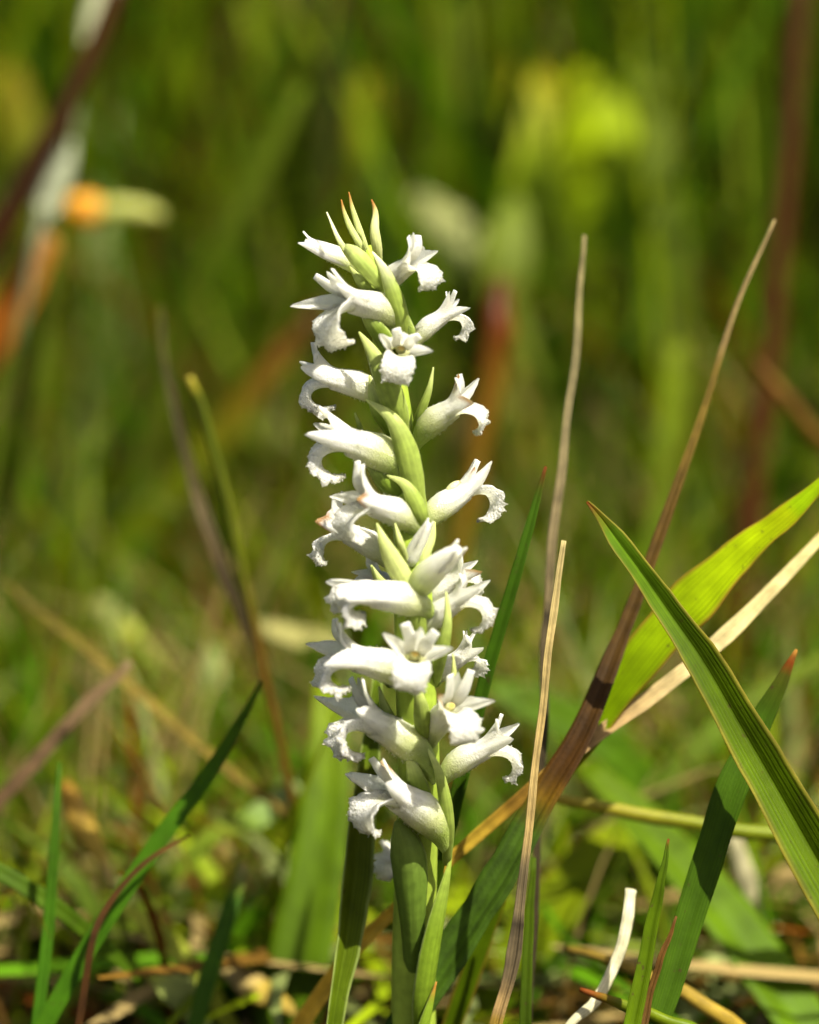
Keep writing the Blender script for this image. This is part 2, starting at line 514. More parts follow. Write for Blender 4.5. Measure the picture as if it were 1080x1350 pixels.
field('meadow_grass', 'tall blurred olive and green grass filling the background', 'grass', 16000, (FP + .15, FP + 1.9), (.20, .65), (.09, .33), (.0011, .0042), (0.05, 1.15),
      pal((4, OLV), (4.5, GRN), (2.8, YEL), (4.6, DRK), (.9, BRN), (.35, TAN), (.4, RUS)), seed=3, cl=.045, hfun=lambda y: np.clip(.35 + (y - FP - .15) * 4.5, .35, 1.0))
field('far_meadow_grass', 'distant hazy green grass beyond the tall meadow', 'grass', 5000, (FP + 2.2, FP + 6.0), (.8, 1.8), (.25, .55), (.006, .014), (0.05, 0.7),
      pal((4, OLV), (3, GRN), (2, YEL), (1.5, DRK), (1, BRN)), seed=4, cl=.2, seg=4)
field('meadow_herb', 'broad blurred herb leaves scattered through the background grass', 'plants', 4200, (FP + .22, FP + 1.4), (.20, .50), (.04, .22), (.0022, .0065), (0.2, 1.5),
      pal((2.5, OLV), (4, GRN), (3, YEL), (2.4, DRK), (.6, BRN), (.5, RUS), (.9, PAL)), seed=29, cl=.06)
field('short_turf', 'short green turf between the dead stalks', 'grass', 9000, (FP + .045, FP + .60), (.13, .30), (.022, .085), (.0014, .0045), (0.3, 1.5),
      pal((3, OLV), (5, GRN), (3, YEL), (1.5, DRK), (.6, BRN), (.6, TAN), (1.4, PAL)), seed=5, cl=.04, hfun=lambda y: np.clip(0.45 + (y - FP - .05) * 4.0, .45, 1.5))
field('straw_tangle', 'tangle of thin dry stems and fine blades low in the grass', 'straw', 3200, (FP + .035, FP + .40), (.11, .24), (.03, .10), (.0006, .0016), (0.5, 1.75),
      pal((3, TAN), (2, BRN), (2, GRN), (1.5, YEL), (1, PAL), (.6, RUS)), seed=15, cl=.03, seg=7, hfun=lambda y: np.clip(.55 + (y - FP) * 3, .55, 1.3))
field('leaf_litter', 'matted dry brown litter on the soil', 'litter', 8000, (FP + .025, FP + .9), (.12, .40), (.025, .08), (.0008, .0030), (0, 0),
      pal((2.5, BRN), (2.5, TAN), (.6, RUS), (2.5, YEL), (2, PAL), (2, GRN), (1, DRK)), flat=True, mat=mk_grass('dry_litter', .2), seed=6, zoff=.012)


# ------------------------------------------------------------------ orchid
def PO(px, py, d=0.0):
    """Point on the orchid: the spike bows a little towards the viewer at mid height."""
    return P(px, py, d + float(np.interp(py, [250, 600, 720, 860, 950, 1050, 1200, 1400], [0, 0, -3, -3, -1, 2, 5, 8])))


orchid = bpy.data.objects.new('orchid', None)
COL.objects.link(orchid)
orchid.empty_display_size = 0.01
STEM = [(548, 1480, 4), (546, 1400, 4), (545, 1300, 3.5), (547, 1200, 2.5), (550, 1100, 1), (552, 1000, -.5), (548, 900, -1.5), (545, 800, -1.5), (543, 700, -.5), (530, 600, .5), (516, 500, 1), (505, 420, 1), (492, 360, 1), (482, 325, 1)]
stem_pts = np.array([PO(*p) for p in STEM])
base = stem_pts[0].copy()
e = (base[2] - GROUND_Z)
d0 = nrm(stem_pts[0] - stem_pts[1])
root = base + d0 * (e / max(.2, -d0[2])) * 1.02
orchid.location = Vector(root)
tag(orchid, 'white spiral-flowered orchid spike with green bracts on one upright stem', 'orchid')
OL = np.array(root)


def opart(name, geo, mat, parent=orchid):
    me = geo.build(name, mat)
    return link(name, me, parent)


G_STEM = (0.22, 0.30, 0.035)
g = Geo()
v, f, uv = sweep(np.vstack([[root], stem_pts]) - OL, [2.9e-3, 2.9e-3, 2.8e-3, 2.7e-3, 2.6e-3, 2.5e-3, 2.5e-3, 2.4e-3, 2.3e-3, 2.2e-3, 2.0e-3, 1.8e-3, 1.5e-3, 1.2e-3, .7e-3], (0, -1, 0), nseg=16, nv=70)
g.add(v, f, G_STEM, uv)
opart('stem', g, M_STEM)

WHITE = np.array((0.93, 0.925, 0.79))
CREAM = np.array((0.78, 0.79, 0.55))
PGREEN = np.array((0.40, 0.47, 0.13))
TGREEN = np.array((0.27, 0.36, 0.07))
PGREEN2 = np.array((0.60, 0.66, 0.28))
BROWN = np.array((0.42, 0.17, 0.03))


def mixc(a, b, t):
    t = np.clip(np.asarray(t, float), 0, 1)[:, None]
    return np.asarray(a) * (1 - t) + np.asarray(b) * t


def sstep(a, b, x):
    t = np.clip((x - a) / (b - a), 0, 1)
    return t * t * (3 - 2 * t)


def flower(bpx, tip, seed, rec=1.0, lip=1.0, curl=1.0, lipw=1.0, spread=1.0, fat=1.0, green=0.28, brown=(), roll=0.0, bud=False, up=0.0, name='flower', shaded=False, hair=170, sep_up=0.0, tiph=0.0, trough=1.0):
    """One tubular orchid flower: hood, two side sepals, down-curled crystalline lip."""
    r = np.random.default_rng(seed)
    b, t = PO(*bpx), PO(*tip)
    L = float(np.linalg.norm(t - b))
    X = (t - b) / L
    L = L * (1.0 if bud else 1.02)
    upw = np.array((0, math.sin(PITCH) * .5, 1.0))
    Y = nrm(np.cross(upw, X)); Z = np.cross(X, Y)
    roll = roll + r.normal(0, 9)
    green = green + .02
    fat = fat * 1.09
    lipw = lipw * 1.2
    lip = lip * .93
    cr, sr = math.cos(math.radians(roll)), math.sin(math.radians(roll))
    Y, Z = Y * cr + Z * sr, Z * cr - Y * sr
    lp = b - OL
    Mx = Matrix(((X[0], Y[0], Z[0], lp[0]), (X[1], Y[1], Z[1], lp[1]), (X[2], Y[2], Z[2], lp[2]), (0, 0, 0, 1)))
    # arch: bends the whole flower so that the mouth points up a little
    def A(p):
        p = np.asarray(p, float).copy()
        xx = np.clip(p[..., 0], 0, 1.3)
        p[..., 2] += up * (xx ** 2.2 - xx)
        return p * L
    jit = lambda s=.015: r.normal(0, s)
    rec = rec + r.normal(0, .18)
    curl = curl + r.normal(0, .15)
    R = 0.128 * fat
    th = 0.026
    # ---- tube + ovary
    g = Geo()
    if bud:
        outer = [(0, 0, -.05), (.12, 0, -.03), (.3, 0, 0), (.55, 0, .0), (.8, 0, .0), (.93, 0, .0)]
        rad = [.08, .125, .135, .115, .08, .045]
        v, f, uv = sweep(A(outer), [q_ * L * fat for q_ in rad], (0, 0, 1), nseg=14, nv=20)
        col = np.stack([np.interp(v[:, 0] / L, [green - .2, green, green + .35], [TGREEN[k_], PGREEN2[k_], WHITE[k_]]) for k_ in range(3)], -1)
    else:
        NT, NS = 64, 28
        th_ = np.linspace(0, 2 * math.pi, NT, endpoint=False)
        deg = np.degrees(th_)
        adf = lambda c0: np.abs((deg - c0 + 180) % 360 - 180)
        cS = (8 + jit(5), 172 + jit(5))
        lenS = (.31 + jit(.045), .31 + jit(.045))
        bT = np.clip(1 - adf(90 + jit(4)) / 44, 0, 1) ** .62
        bS = [np.clip(1 - (adf(c0) / 46) ** 1.7, 0, 1) for c0 in cS]
        wT = np.cos(np.radians(np.clip(adf(90) * 1.5, 0, 90))) ** 1.2
        wS = [np.cos(np.radians(np.clip(adf(c0) * 1.6, 0, 90))) ** 1.2 for c0 in cS]
        upper = sstep(-.55, .1, np.sin(th_))
        Lr = .53 + .06 * upper + .27 * bT + lenS[0] * bS[0] + lenS[1] * bS[1]
        Lr = Lr - .035 * np.clip(1 - adf(90 + jit(6)) / 8, 0, 1) + r.normal(0, .006, NT)
        sg = np.linspace(0, 1, NS + 1)[:, None]
        x = -.15 + sg ** .9 * (Lr[None] + .15)
        xm = np.clip(x - .48, 0, None)
        cz = np.interp(x, [-.15, -.05, .09, .25, .40, .6], [-.19, -.10, -.035, -.005, 0, 0])
        Rx = np.interp(x, [-.15, -.05, .05, .16, .28, .42, .55, .7, 1.0], [.045, .088, .115, .134, .138, .130, .130, .146, .150]) * fat
        zs = np.interp(x, [.25, .55], [1.0, .80])
        yy = Rx * np.cos(th_)[None] * 1.04
        zz = cz + Rx * np.sin(th_)[None] * zs
        zz = zz + wT[None] * rec * 1.0 * xm ** 1.55 + wT[None] * tiph * xm * 2
        xx = x - wT[None] * abs(rec) * .34 * xm ** 2
        for k_, sgn in ((0, 1), (1, -1)):
            yy = yy + sgn * wS[k_][None] * spread * .50 * xm ** 1.3
            zz = zz + wS[k_][None] * (sep_up * 2 + jit(.10)) * xm
        ln = .004 * np.sin(th_ * 9 + seed)[None] * sstep(.1, .4, x)     # faint lengthwise ridges
        yy = yy + ln * np.cos(th_)[None]; zz = zz + ln * np.sin(th_)[None]
        G = A(np.stack([xx, yy, zz], -1))
        dT = np.roll(G, -1, 1) - np.roll(G, 1, 1)
        dS = np.gradient(G, axis=0)
        NRM = nrm(np.cross(dT, dS))
        wall = th * L * .9 * np.interp(sg, [0, .6, 1], [1, 1, .45])[..., None]
        OUT, INN = G, G - NRM * wall
        xs_ = x
        gcol = np.stack([np.interp(xs_ + .45 * zz, [green - .32, green - .10, green + .22], [TGREEN[k_], PGREEN2[k_], WHITE[k_]]) for k_ in range(3)], -1)
        icol = np.tile(WHITE * .98, (NS + 1, NT, 1)) * np.interp(x, [.2, .5], [.85, 1])[..., None]
        icol[..., 2] *= np.interp(x, [.2, .5], [.45, 1])
        for key, w_, cen in (('hood', wT, bT), ('left', wS[0], bS[0]), ('right', wS[1], bS[1])):
            if key in brown:
                m_ = (sstep(.30, .75, cen)[None] * sstep(.86, .97, sg))[..., None]
                gcol = gcol * (1 - m_) + BROWN * m_
                icol = icol * (1 - m_) + BROWN * m_
        fx = .25 * (x[:-1] + x[1:] + np.roll(x, -1, 1)[:-1] + np.roll(x, -1, 1)[1:])
        fang = (deg + 180 / NT) % 360
        zone = np.zeros((NS, NT), int)
        zone[(fx > .46) & ((fang > 48) & (fang < 132))[None]] = 1
        zone[(fx > .46) & ((fang <= 48) | (fang > 330))[None]] = 2
        zone[(fx > .46) & ((fang >= 132) & (fang < 210))[None]] = 3

        def zone_geo(zn):
            js, is_ = np.where(zone == zn)
            ii = np.arange((NS + 1) * NT).reshape(NS + 1, NT)
            m0 = (NS + 1) * NT
            i2 = (is_ + 1) % NT
            qo = np.stack([ii[js, is_], ii[js, i2], ii[js + 1, i2], ii[js + 1, is_]], 1)
            rimk = js == NS - 1
            qr = np.stack([ii[NS, is_[rimk]], ii[NS, i2[rimk]], ii[NS, i2[rimk]] + m0, ii[NS, is_[rimk]] + m0], 1)
            Q = np.vstack([qo, (qo + m0)[:, ::-1], qr])
            used, inv = np.unique(Q, return_inverse=True)
            AV = np.vstack([OUT.reshape(-1, 3), INN.reshape(-1, 3)])[used]
            AC = np.vstack([gcol.reshape(-1, 3), icol.reshape(-1, 3)])[used]
            AN = np.vstack([NRM.reshape(-1, 3), -NRM.reshape(-1, 3)])[used]
            uu = np.stack(np.broadcast_arrays(th_[None] / 6.283, x), -1).reshape(-1, 2)
            return AV, inv.reshape(Q.shape).tolist(), AC, np.vstack([uu, uu])[used], AN
        v, f, col, uv, nr0 = zone_geo(0)
    g.add(v, f, col, uv)
    # downy hairs
    if hair:
        xs = r.uniform(.05, .46 if not bud else .8, hair)
        an = r.uniform(0, 2 * math.pi, hair)
        ctr = A(np.stack([xs, 0 * xs, np.interp(xs, [0, .25, .42, .6], [-.065, -.01, 0, .0])], 1))
        rr = (np.interp(xs, [0, .05, .16, .28, .42, .55], np.array([.085, .112, .138, .142, .132, .132]) * fat) if not bud else np.interp(xs, [0, .12, .3, .55, .8], np.array([.08, .125, .135, .115, .08]) * fat)) * L
        nn = np.stack([r.normal(0, .25, hair), np.cos(an), np.sin(an)], 1)
        p0 = ctr + np.stack([0 * xs, np.cos(an) * rr * .97, np.sin(an) * rr * .97 * (1 if bud else np.interp(xs, [.25, .55], [1, .80]))], 1)
        hl = r.uniform(.012, .030, hair)[:, None] * L
        tp = p0 + nrm(nn) * hl
        t1 = nrm(np.cross(nn, (1, .2, .1))); t2 = np.cross(nrm(nn), t1)
        wd = .0042 * L
        HV = np.stack([p0 + t1 * wd, p0 - t1 * wd * .5 + t2 * wd * .87, p0 - t1 * wd * .5 - t2 * wd * .87, tp], 1).reshape(-1, 3)
        HF = [(4 * k + a_, 4 * k + b_, 4 * k + 3) for k in range(hair) for a_, b_ in ((0, 1), (1, 2), (2, 0))]
        g.add(HV, HF, mixc(PGREEN, WHITE, np.repeat(sstep(0, .4, xs), 4)))
    if bud:
        fo = opart(name, g, M_PETAL)
    else:
        hn = np.repeat(nrm(nn), 4, axis=0) if hair else np.zeros((0, 3))
        fo = link(name, g.build(name, M_PETAL, normals=np.vstack([nr0, hn])), orchid)
    fo.matrix_local = Mx

    def part(nm, geo, mat):
        return link(nm, geo.build(nm, mat), fo)

    def tipcol(n_, nu_, br, base_col, double=True, x0=None):
        tv = np.repeat(np.linspace(0, 1, n_ + 1), nu_ + 1)
        c_ = np.tile(base_col, (len(tv), 1)).astype(float)
        if br:
            c_ = mixc(c_[0], BROWN, sstep(1 - br, 1 - br * .35, tv))
        return np.vstack([c_, c_]) if double else c_

    if not bud:
        for zn, nm in ((1, 'hood'), (2, 'side_sepal'), (3, 'side_sepal')):
            v, f, col, uv, nr_ = zone_geo(zn)
            g = Geo(); g.add(v, f, col, uv)
            link(nm, g.build(nm, M_PETAL, normals=nr_), fo)
    # ---- hood (upper sepal)
    nv_, nu_ = 18, 8
    rc = rec
    if bud:
        hp = [(.3, 0, .115), (.6, 0, .10), (.85, 0, .07), (1.0, 0, .06 + .08 * rc)]
        g = Geo()
        v, f, uv = ribbon(A(hp), [w_ * L for w_ in (.22, .22, .13, .03)], (0, 0, 1), cup=[-150, -150, -120, -60], nu=nu_, nv=nv_, thick=th * L)
        col = tipcol(nv_, nu_, 0, WHITE)
        cg = sstep(green - .10, green + .32, v[:, 0] / L)[:, None]
        g.add(v, f, col * cg + PGREEN2 * (1 - cg), uv)
        part('hood', g, M_PETAL)

    # ---- two upper petals hugging the hood, tips flaring upward
    if not bud:
        for sd in (-1, 1):
            g = Geo()
            k_ = 1 + jit(.12)
            sp_ = spread * (1 + jit(.2))
            pp = [(.42, sd * .05 * fat, .07 * fat), (.58, sd * .065 * fat, .085 * fat), (.72, sd * .085 * min(sp_, 1.4), .115 + .055 * rc), (.80 + .06 * (1 - rc) + jit(.03), sd * .12 * min(sp_, 1.5) + jit(.02), .14 + .17 * rc * k_ + tiph)]
            v, f, uv = ribbon(A(pp), [w_ * L for w_ in (.09, .13, .13, .075 + .03 * r.random())], (-.3, sd * .4, .8), cup=(-40, -40, -30, 20), nu=5, nv=14, thick=th * L * .9)
            g.add(v, f, tipcol(14, 5, .2 if 'petal' in brown and sd > 0 else 0, WHITE * .99), uv)
            part('petal', g, M_PETAL)
    # ---- two side sepals
    for sd in (-1, 1) if bud else ():
        g = Geo()
        if bud:
            pp = [(.3, sd * .10, -.03), (.6, sd * .09, -.04), (.85, sd * .065, -.03), (1.0, sd * (.05 + .03 * spread), -.02 - .03 * spread)]
            ww = (.14, .15, .10, .02)
        else:
            sz = sep_up + jit(.02)
            sp_ = spread * (1 + jit(.25))
            dz = jit(.045)
            pp = [(.03, sd * .07 * fat, -.04), (.34, sd * .132 * fat, -.012), (.52, sd * .135 * fat, .0), (.77, sd * (.11 + .12 * sp_), .0 + sz * .5 + dz * .4), (1.0 + jit(.035), sd * (.10 + .21 * sp_), .0 + sz + dz)]
            ww = (.10, .175, .195, .15, .022)
        v, f, uv = ribbon(A(pp), [w_ * L for w_ in ww], (0, sd, .15), cup=(-60, -60, -40, -20, 10)[:len(ww)], nu=6, nv=18, thick=th * L)
        br = .22 if ('left' in brown and sd > 0) or ('right' in brown and sd < 0) else 0
        col = tipcol(18, 6, br, WHITE)
        cg = sstep(green - .12, green + .28, v[:, 0] / L)[:, None]
        col = col * cg + PGREEN * (1 - cg)
        g.add(v, f, col, uv)
        part('side_sepal', g, M_PETAL)
    # ---- lip
    if not bud and lip > 0:
        c_ = curl
        lpth = [(.24, 0, -.10 * fat), (.40, 0, -.088 * fat), (.54, 0, -.085), (.66, 0, -.135 * lip - .01), (.735, 0, -.25 * lip), (.73 - .02 * c_, 0, -.37 * lip), (.68 - .08 * c_, 0, -.455 * lip + .02 * c_), (.63 - .15 * c_, 0, -.465 * lip + .06 * c_)]
        lw = [.20, .28, .33, .38, .41, .39, .29, .06]
        ph1, ph2 = r.uniform(0, 6, 2)
        NVL, NUL = 40, 18
        rnd = r.normal(0, 1, (NVL + 1, NUL + 1))
        def ruf(t_, s_):
            e_ = (np.abs(s_) * 2)
            m_ = sstep(.45, .7, t_)
            dz_ = m_ * ((.020 + .010 * np.sin(t_ * 13 + ph2)) * np.sin(t_ * 41 + ph1 + 2.2 * np.sign(s_) + 2 * np.sin(t_ * 9 + ph2)) * e_ ** 4 + rnd * (.003 + .008 * e_ ** 4))
            dx_ = m_ * np.sign(s_) * e_ ** 4 * (.010 * np.sin(t_ * 75 + ph2) + .012 * rnd)
            return dx_ * L, dz_ * L
        g = Geo()
        v, f, uv = ribbon(A(lpth), [w_ * L * lipw for w_ in lw], np.array([(0, 0, 1), (0, 0, 1), (.15, 0, 1), (.8, 0, .6), (1, 0, .1), (1, 0, -.2), (.6, 0, -.8), (.1, 0, -1)]),
                          cup=(150, 150, 140, 135 * trough, 130 * trough, 120 * trough, 110 * trough, 90 * trough), nu=NUL, nv=NVL, thick=th * L * 1.25, ruffle=ruf)
        tv = np.tile(np.repeat(np.linspace(0, 1, NVL + 1), NUL + 1), 2)
        ctr = 1 - np.clip(np.abs(uv[:, 0] - .5) * 4, 0, 1)
        col = mixc(WHITE * .985, np.array((.74, .76, .36)), .75 * ctr * sstep(.62, .3, tv) * sstep(0.05, .25, tv))
        cg = sstep(green - .05, green + .25, v[:, 0] / L)[:, None]
        col = col * cg + np.array((.45, .50, .14)) * (1 - cg)
        g.add(v, f, col, uv)
        # sugary crystalline papillae crowding the outer half and the margin
        m2 = len(v) // 2
        pr_ = sstep(.45, .75, tv[:m2]) * (.25 + (np.abs(uv[:m2, 0] - .5) * 2) ** 2)
        pick = r.choice(m2, 330, p=pr_ / pr_.sum())
        side_ = r.integers(0, 2, 330)
        pc = v[pick + side_ * m2] + r.normal(0, .004 * L, (330, 3))
        sz_ = r.uniform(.004, .010, 330)[:, None, None] * L
        octa = np.array([(1, 0, 0), (-1, 0, 0), (0, 1, 0), (0, -1, 0), (0, 0, 1), (0, 0, -1)], float)
        PV = (pc[:, None, :] + octa[None] * sz_).reshape(-1, 3)
        oc = [(0, 2, 4), (2, 1, 4), (1, 3, 4), (3, 0, 4), (2, 0, 5), (1, 2, 5), (3, 1, 5), (0, 3, 5)]
        g.add(PV, [tuple(6 * k + q_ for q_ in o_) for k in range(330) for o_ in oc], WHITE)
        part('lip', g, M_LIP)
        # column in the throat
        g = Geo()
        v, f = ellipsoid((.44 * L, 0, .035 * L), .11 * L, .065 * L, .05 * L)
        g.add(v, f, mixc(np.array((.72, .72, .36)), np.array((.55, .36, .08)), sstep(.50, .55, v[:, 0] / L)))
        part('column', g, M_PETAL)
    return fo


# base(px,py,mm)            tip(px,py,mm)           options
flower((486, 354, 0), (395, 316, -1), 11, bud=True, fat=.95, rec=.5, spread=.9, green=.22)
flower((504, 372, -1), (570, 330, -6), 12, trough=.45, rec=1.0, lip=.95, curl=.4, spread=1.1, lipw=1.1, green=.05)
flower((528, 410, -2), (410, 386, -7.5), 13, trough=.5, rec=1.1, lip=1.05, curl=.7, spread=1.35, lipw=1.15, green=.24)
flower((546, 442, 1), (616, 396, 2), 14, rec=.7, lip=1.0, curl=1.0, lipw=.9, green=.12, tiph=.05)
flower((524, 475, -1), (532, 452, -10.5), 15, trough=.35, rec=.35, lip=.95, curl=.2, spread=1.1, lipw=.84, sep_up=.04, green=.1)
flower((502, 512, 0), (384, 489, 0), 16, rec=.9, lip=.85, curl=1.1, lipw=.8, green=.12, spread=.6)
flower((550, 566, -1), (640, 514, -4), 17, trough=.45, rec=.9, lip=.9, curl=.4, brown=('right', 'hood'), green=.36, fat=1.1)
flower((535, 606, -3), (398, 564, -4), 18, rec=.6, lip=.85, curl=.9, lipw=.85, green=.34, fat=1.1)
flower((560, 676, 0), (648, 608, 1), 19, rec=-.1, lip=1.0, curl=1.0, lipw=.8, up=.28, green=.16, brown=('hood',), spread=.2)
flower((550, 682, -3), (440, 652, -9), 20, trough=.5, rec=1.0, lip=.9, curl=.6, brown=('left',), green=.22, spread=1.1)
flower((515, 728, 2), (410, 682, 3), 21, trough=.45, rec=1.0, lip=.95, curl=.3, brown=('left', 'right'), green=.1)
flower((538, 742, -3), (567, 686, -7), 22, bud=True, fat=1.0, green=-.2, rec=.2, spread=.2)
flower((545, 775, -4), (608, 720, -11), 23, bud=True, fat=1.15, green=.22, rec=.2, spread=.5)
flower((556, 792, 1), (637, 740, 0), 24, trough=.6, rec=1.0, lip=.75, curl=.5, brown=('right', 'petal'), green=.1)
flower((556, 822, -2), (643, 768, -5), 25, rec=.8, lip=1.0, curl=1.0, lipw=.85, green=.14, spread=.5)
flower((562, 790, -4), (430, 778, -9.5), 26, rec=-.2, lip=.5, curl=.3, green=.22, spread=.4, sep_up=-.04)
flower((520, 770, 3), (478, 752, 8), 27, rec=1.0, lip=.8, curl=.5, green=0)
flower((545, 885, -3), (548, 850, -13), 28, trough=.35, rec=.5, lip=.9, curl=.2, lipw=.84, spread=1.2, sep_up=.03, green=.1)
flower((545, 884, -3), (405, 856, -6), 29, rec=.9, lip=.7, curl=.7, lipw=.8, green=.26)
flower((568, 892, 2), (640, 846, 4), 30, trough=.6, rec=.9, lip=.8, curl=.5, green=.1)
flower((572, 955, -2), (618, 915, -10), 31, trough=.35, rec=.9, lip=1.0, curl=.2, lipw=.84, spread=1.0, brown=('right',), green=.08)
flower((566, 990, -2.5), (432, 924, -5), 32, rec=.6, lip=.75, curl=.8, lipw=.75, green=.34)
flower((583, 1012, 0), (690, 966, 0), 33, rec=.8, lip=.95, curl=.3, lipw=.75, green=.22)
flower((582, 1082, -3), (472, 1022, -8), 34, trough=.5, rec=.6, lip=.9, curl=.2, green=.24, brown=('hood',), fat=1.15)
flower((545, 1150, 4), (500, 1118, 9), 35, rec=.5, lip=1.0, curl=.4, green=.0)

# ---- bracts and buds
BG = (0.23, 0.30, 0.055)
BG_SHADE = (0.15, 0.22, 0.025)  # bract green darkened for the left-hand bracts, their shade put into the colour
PALE = (0.46, 0.52, 0.19)
BTIP = (0.36, 0.15, 0.03)


def bract(pts, w, cup=-150, col=BG, tipc=PALE, side=0.0, name='bract', nu=10, prof=(.6, .95, .95, .70, .36, .04), tip_start=.8, thick=.35):
    """pts run from the sheathing base to the tip; cup folds the edges back towards the stem."""
    pw = np.array([PO(*p) for p in pts]) - OL
    hint = np.array(-FWD) + np.array(RGT) * side
    nv_ = 22
    cups = [cup, cup, cup * .9, cup * .7, cup * .4]
    v, f, uv = ribbon(pw, [w * .70 * PX * k for k in prof], hint, cup=cups, nu=nu, nv=nv_, thick=thick * MM)
    t_ = uv[:, 1]
    c = mixc(col, tipc, sstep(tip_start - .35, 1.0, t_))
    ed = sstep(.78, 1.0, np.abs(uv[:, 0] - .5) * 2)[:, None]
    c = c * (1 - ed * .5) + np.array(PALE) * ed * .5
    g = Geo(); g.add(v, f, c, uv)
    return opart(name, g, M_BRACT)


bract([(528, 580, -2), (518, 540, -5), (505, 500, -6), (490, 465, -5.5), (474, 438, -4)], 66, side=-.3)
bract([(553, 672, -2), (543, 625, -5), (533, 585, -6), (515, 550, -6), (483, 527, -4)], 62, side=0)
bract([(558, 705, -2), (555, 680, -5), (545, 655, -6), (532, 637, -6), (511, 627, -5)], 44, side=.1)
bract([(546, 575, 0), (556, 545, -2), (566, 515, -3), (571, 484, -3)], 24, side=.5)
bract([(533, 455, -1), (528, 420, -4), (518, 385, -5), (506, 355, -5), (491, 332, -4)], 46, side=0, tipc=(.6, .62, .4))
bract([(515, 480, 0), (500, 450, -3), (486, 425, -4), (472, 400, -3)], 62, col=BG_SHADE, side=-.8)
bract([(522, 590, 1), (505, 560, -2), (492, 530, -2.5), (488, 495, -2)], 62, col=BG_SHADE, side=-.8)
bract([(535, 680, 1), (515, 650, -2), (495, 622, -3), (474, 592, -2)], 66, col=BG_SHADE, side=-.6)
bract([(478, 580, 2), (474, 562, 2), (468, 544, 2)], 12, side=-.5)
bract([(550, 810, -2), (535, 775, -5), (518, 742, -6.5), (506, 715, -7), (497, 690, -7)], 54, col=PALE, side=-.2)
bract([(536, 740, -4), (528, 715, -6), (521, 690, -6)], 16, col=PALE, side=0)
bract([(550, 770, -2), (560, 735, -3), (570, 710, -3), (573, 688, -3)], 28, col=PALE, side=.4)
bract([(552, 860, -2), (551, 825, -4.5), (548, 790, -5.5), (543, 760, -5.5)], 46, col=BG, side=0)
bract([(575, 905, -2), (585, 860, -5), (591, 820, -6), (588, 780, -6)], 34, col=BG, tipc=PALE, side=.4)
bract([(560, 985, -2), (558, 955, -5), (554, 925, -6), (548, 895, -6)], 44, col=BG, side=0)
bract([(588, 960, 0), (594, 925, -2), (599, 895, -3), (597, 862, -3)], 26, col=PALE, side=.5)
bract([(512, 905, 1), (503, 880, -1), (497, 850, -1)], 34, col=BG_SHADE, side=-.7)
bract([(590, 1140, -1), (592, 1090, -4), (586, 1045, -5), (576, 1010, -5), (560, 982, -4)], 34, col=BG, side=.2)
bract([(560, 1090, -1), (552, 1055, -4), (545, 1020, -5), (535, 985, -4)], 60, col=BG_SHADE, side=-.3)
bract([(540, 1010, 1), (522, 980, -1), (508, 940, -1.5), (500, 905, -1)], 48, col=BG_SHADE, side=-.6)
bract([(535, 810, 1), (515, 790, -1), (500, 770, -1.5), (490, 745, -1)], 52, col=BG_SHADE, side=-.6)
# lowest sheathing bract and its neighbours
bract([(545, 1310, 2), (543, 1230, -1.5), (540, 1170, -3), (535, 1120, -3.5), (524, 1082, -3)], 100, cup=-200, col=(.10, .165, .02), tipc=(.18, .25, .05), side=-.1, prof=(.62, .66, .85, 1.0, .95, .62, .12))
bract([(556, 1375, 1), (562, 1310, -2), (574, 1235, -2.5), (586, 1175, -2), (595, 1127, -1)], 56, cup=-120, col=(.14, .22, .015), tipc=(.24, .32, .05), side=.6)
bract([(548, 1420, -1), (556, 1370, -2.5), (566, 1330, -2.5), (575, 1294, -2)], 30, cup=-110, col=(.17, .26, .02), tipc=BTIP, side=.5, tip_start=1.05)
# topmost unopened buds with pointed bracts
for pts, w, c, tc in [
    ([(500, 385, 0), (488, 362, -3), (468, 345, -4), (448, 318, -4), (431, 280, -3)], 22, PALE, (.7, .72, .5)),
    ([(486, 350, 0), (474, 322, -2), (462, 300, -2), (454, 280, -2), (450, 263, -2)], 15, PALE, BTIP),
    ([(488, 350, 2), (480, 322, 0), (471, 295, 0), (464, 272, 0), (460, 253, 0)], 16, PALE, BTIP),
    ([(500, 350, -1), (497, 325, -3), (494, 303, -3.5), (495, 280, -3), (490, 263, -3)], 24, (.52, .56, .24), BTIP),
]:
    bract(pts, w, cup=-130, col=c, tipc=tc, tip_start=.95)
bract([(515, 395, -1), (498, 372, -4), (480, 350, -5.5), (466, 334, -5.5), (455, 325, -4)], 46, col=(.33, .42, .10), tipc=PALE, side=-.2, prof=(.5, .9, 1, .95, .7, .3), cup=-170)
bract([(500, 400, 0), (488, 385, -2), (474, 370, -2.5), (462, 352, -2)], 40, col=BG, side=-.5)


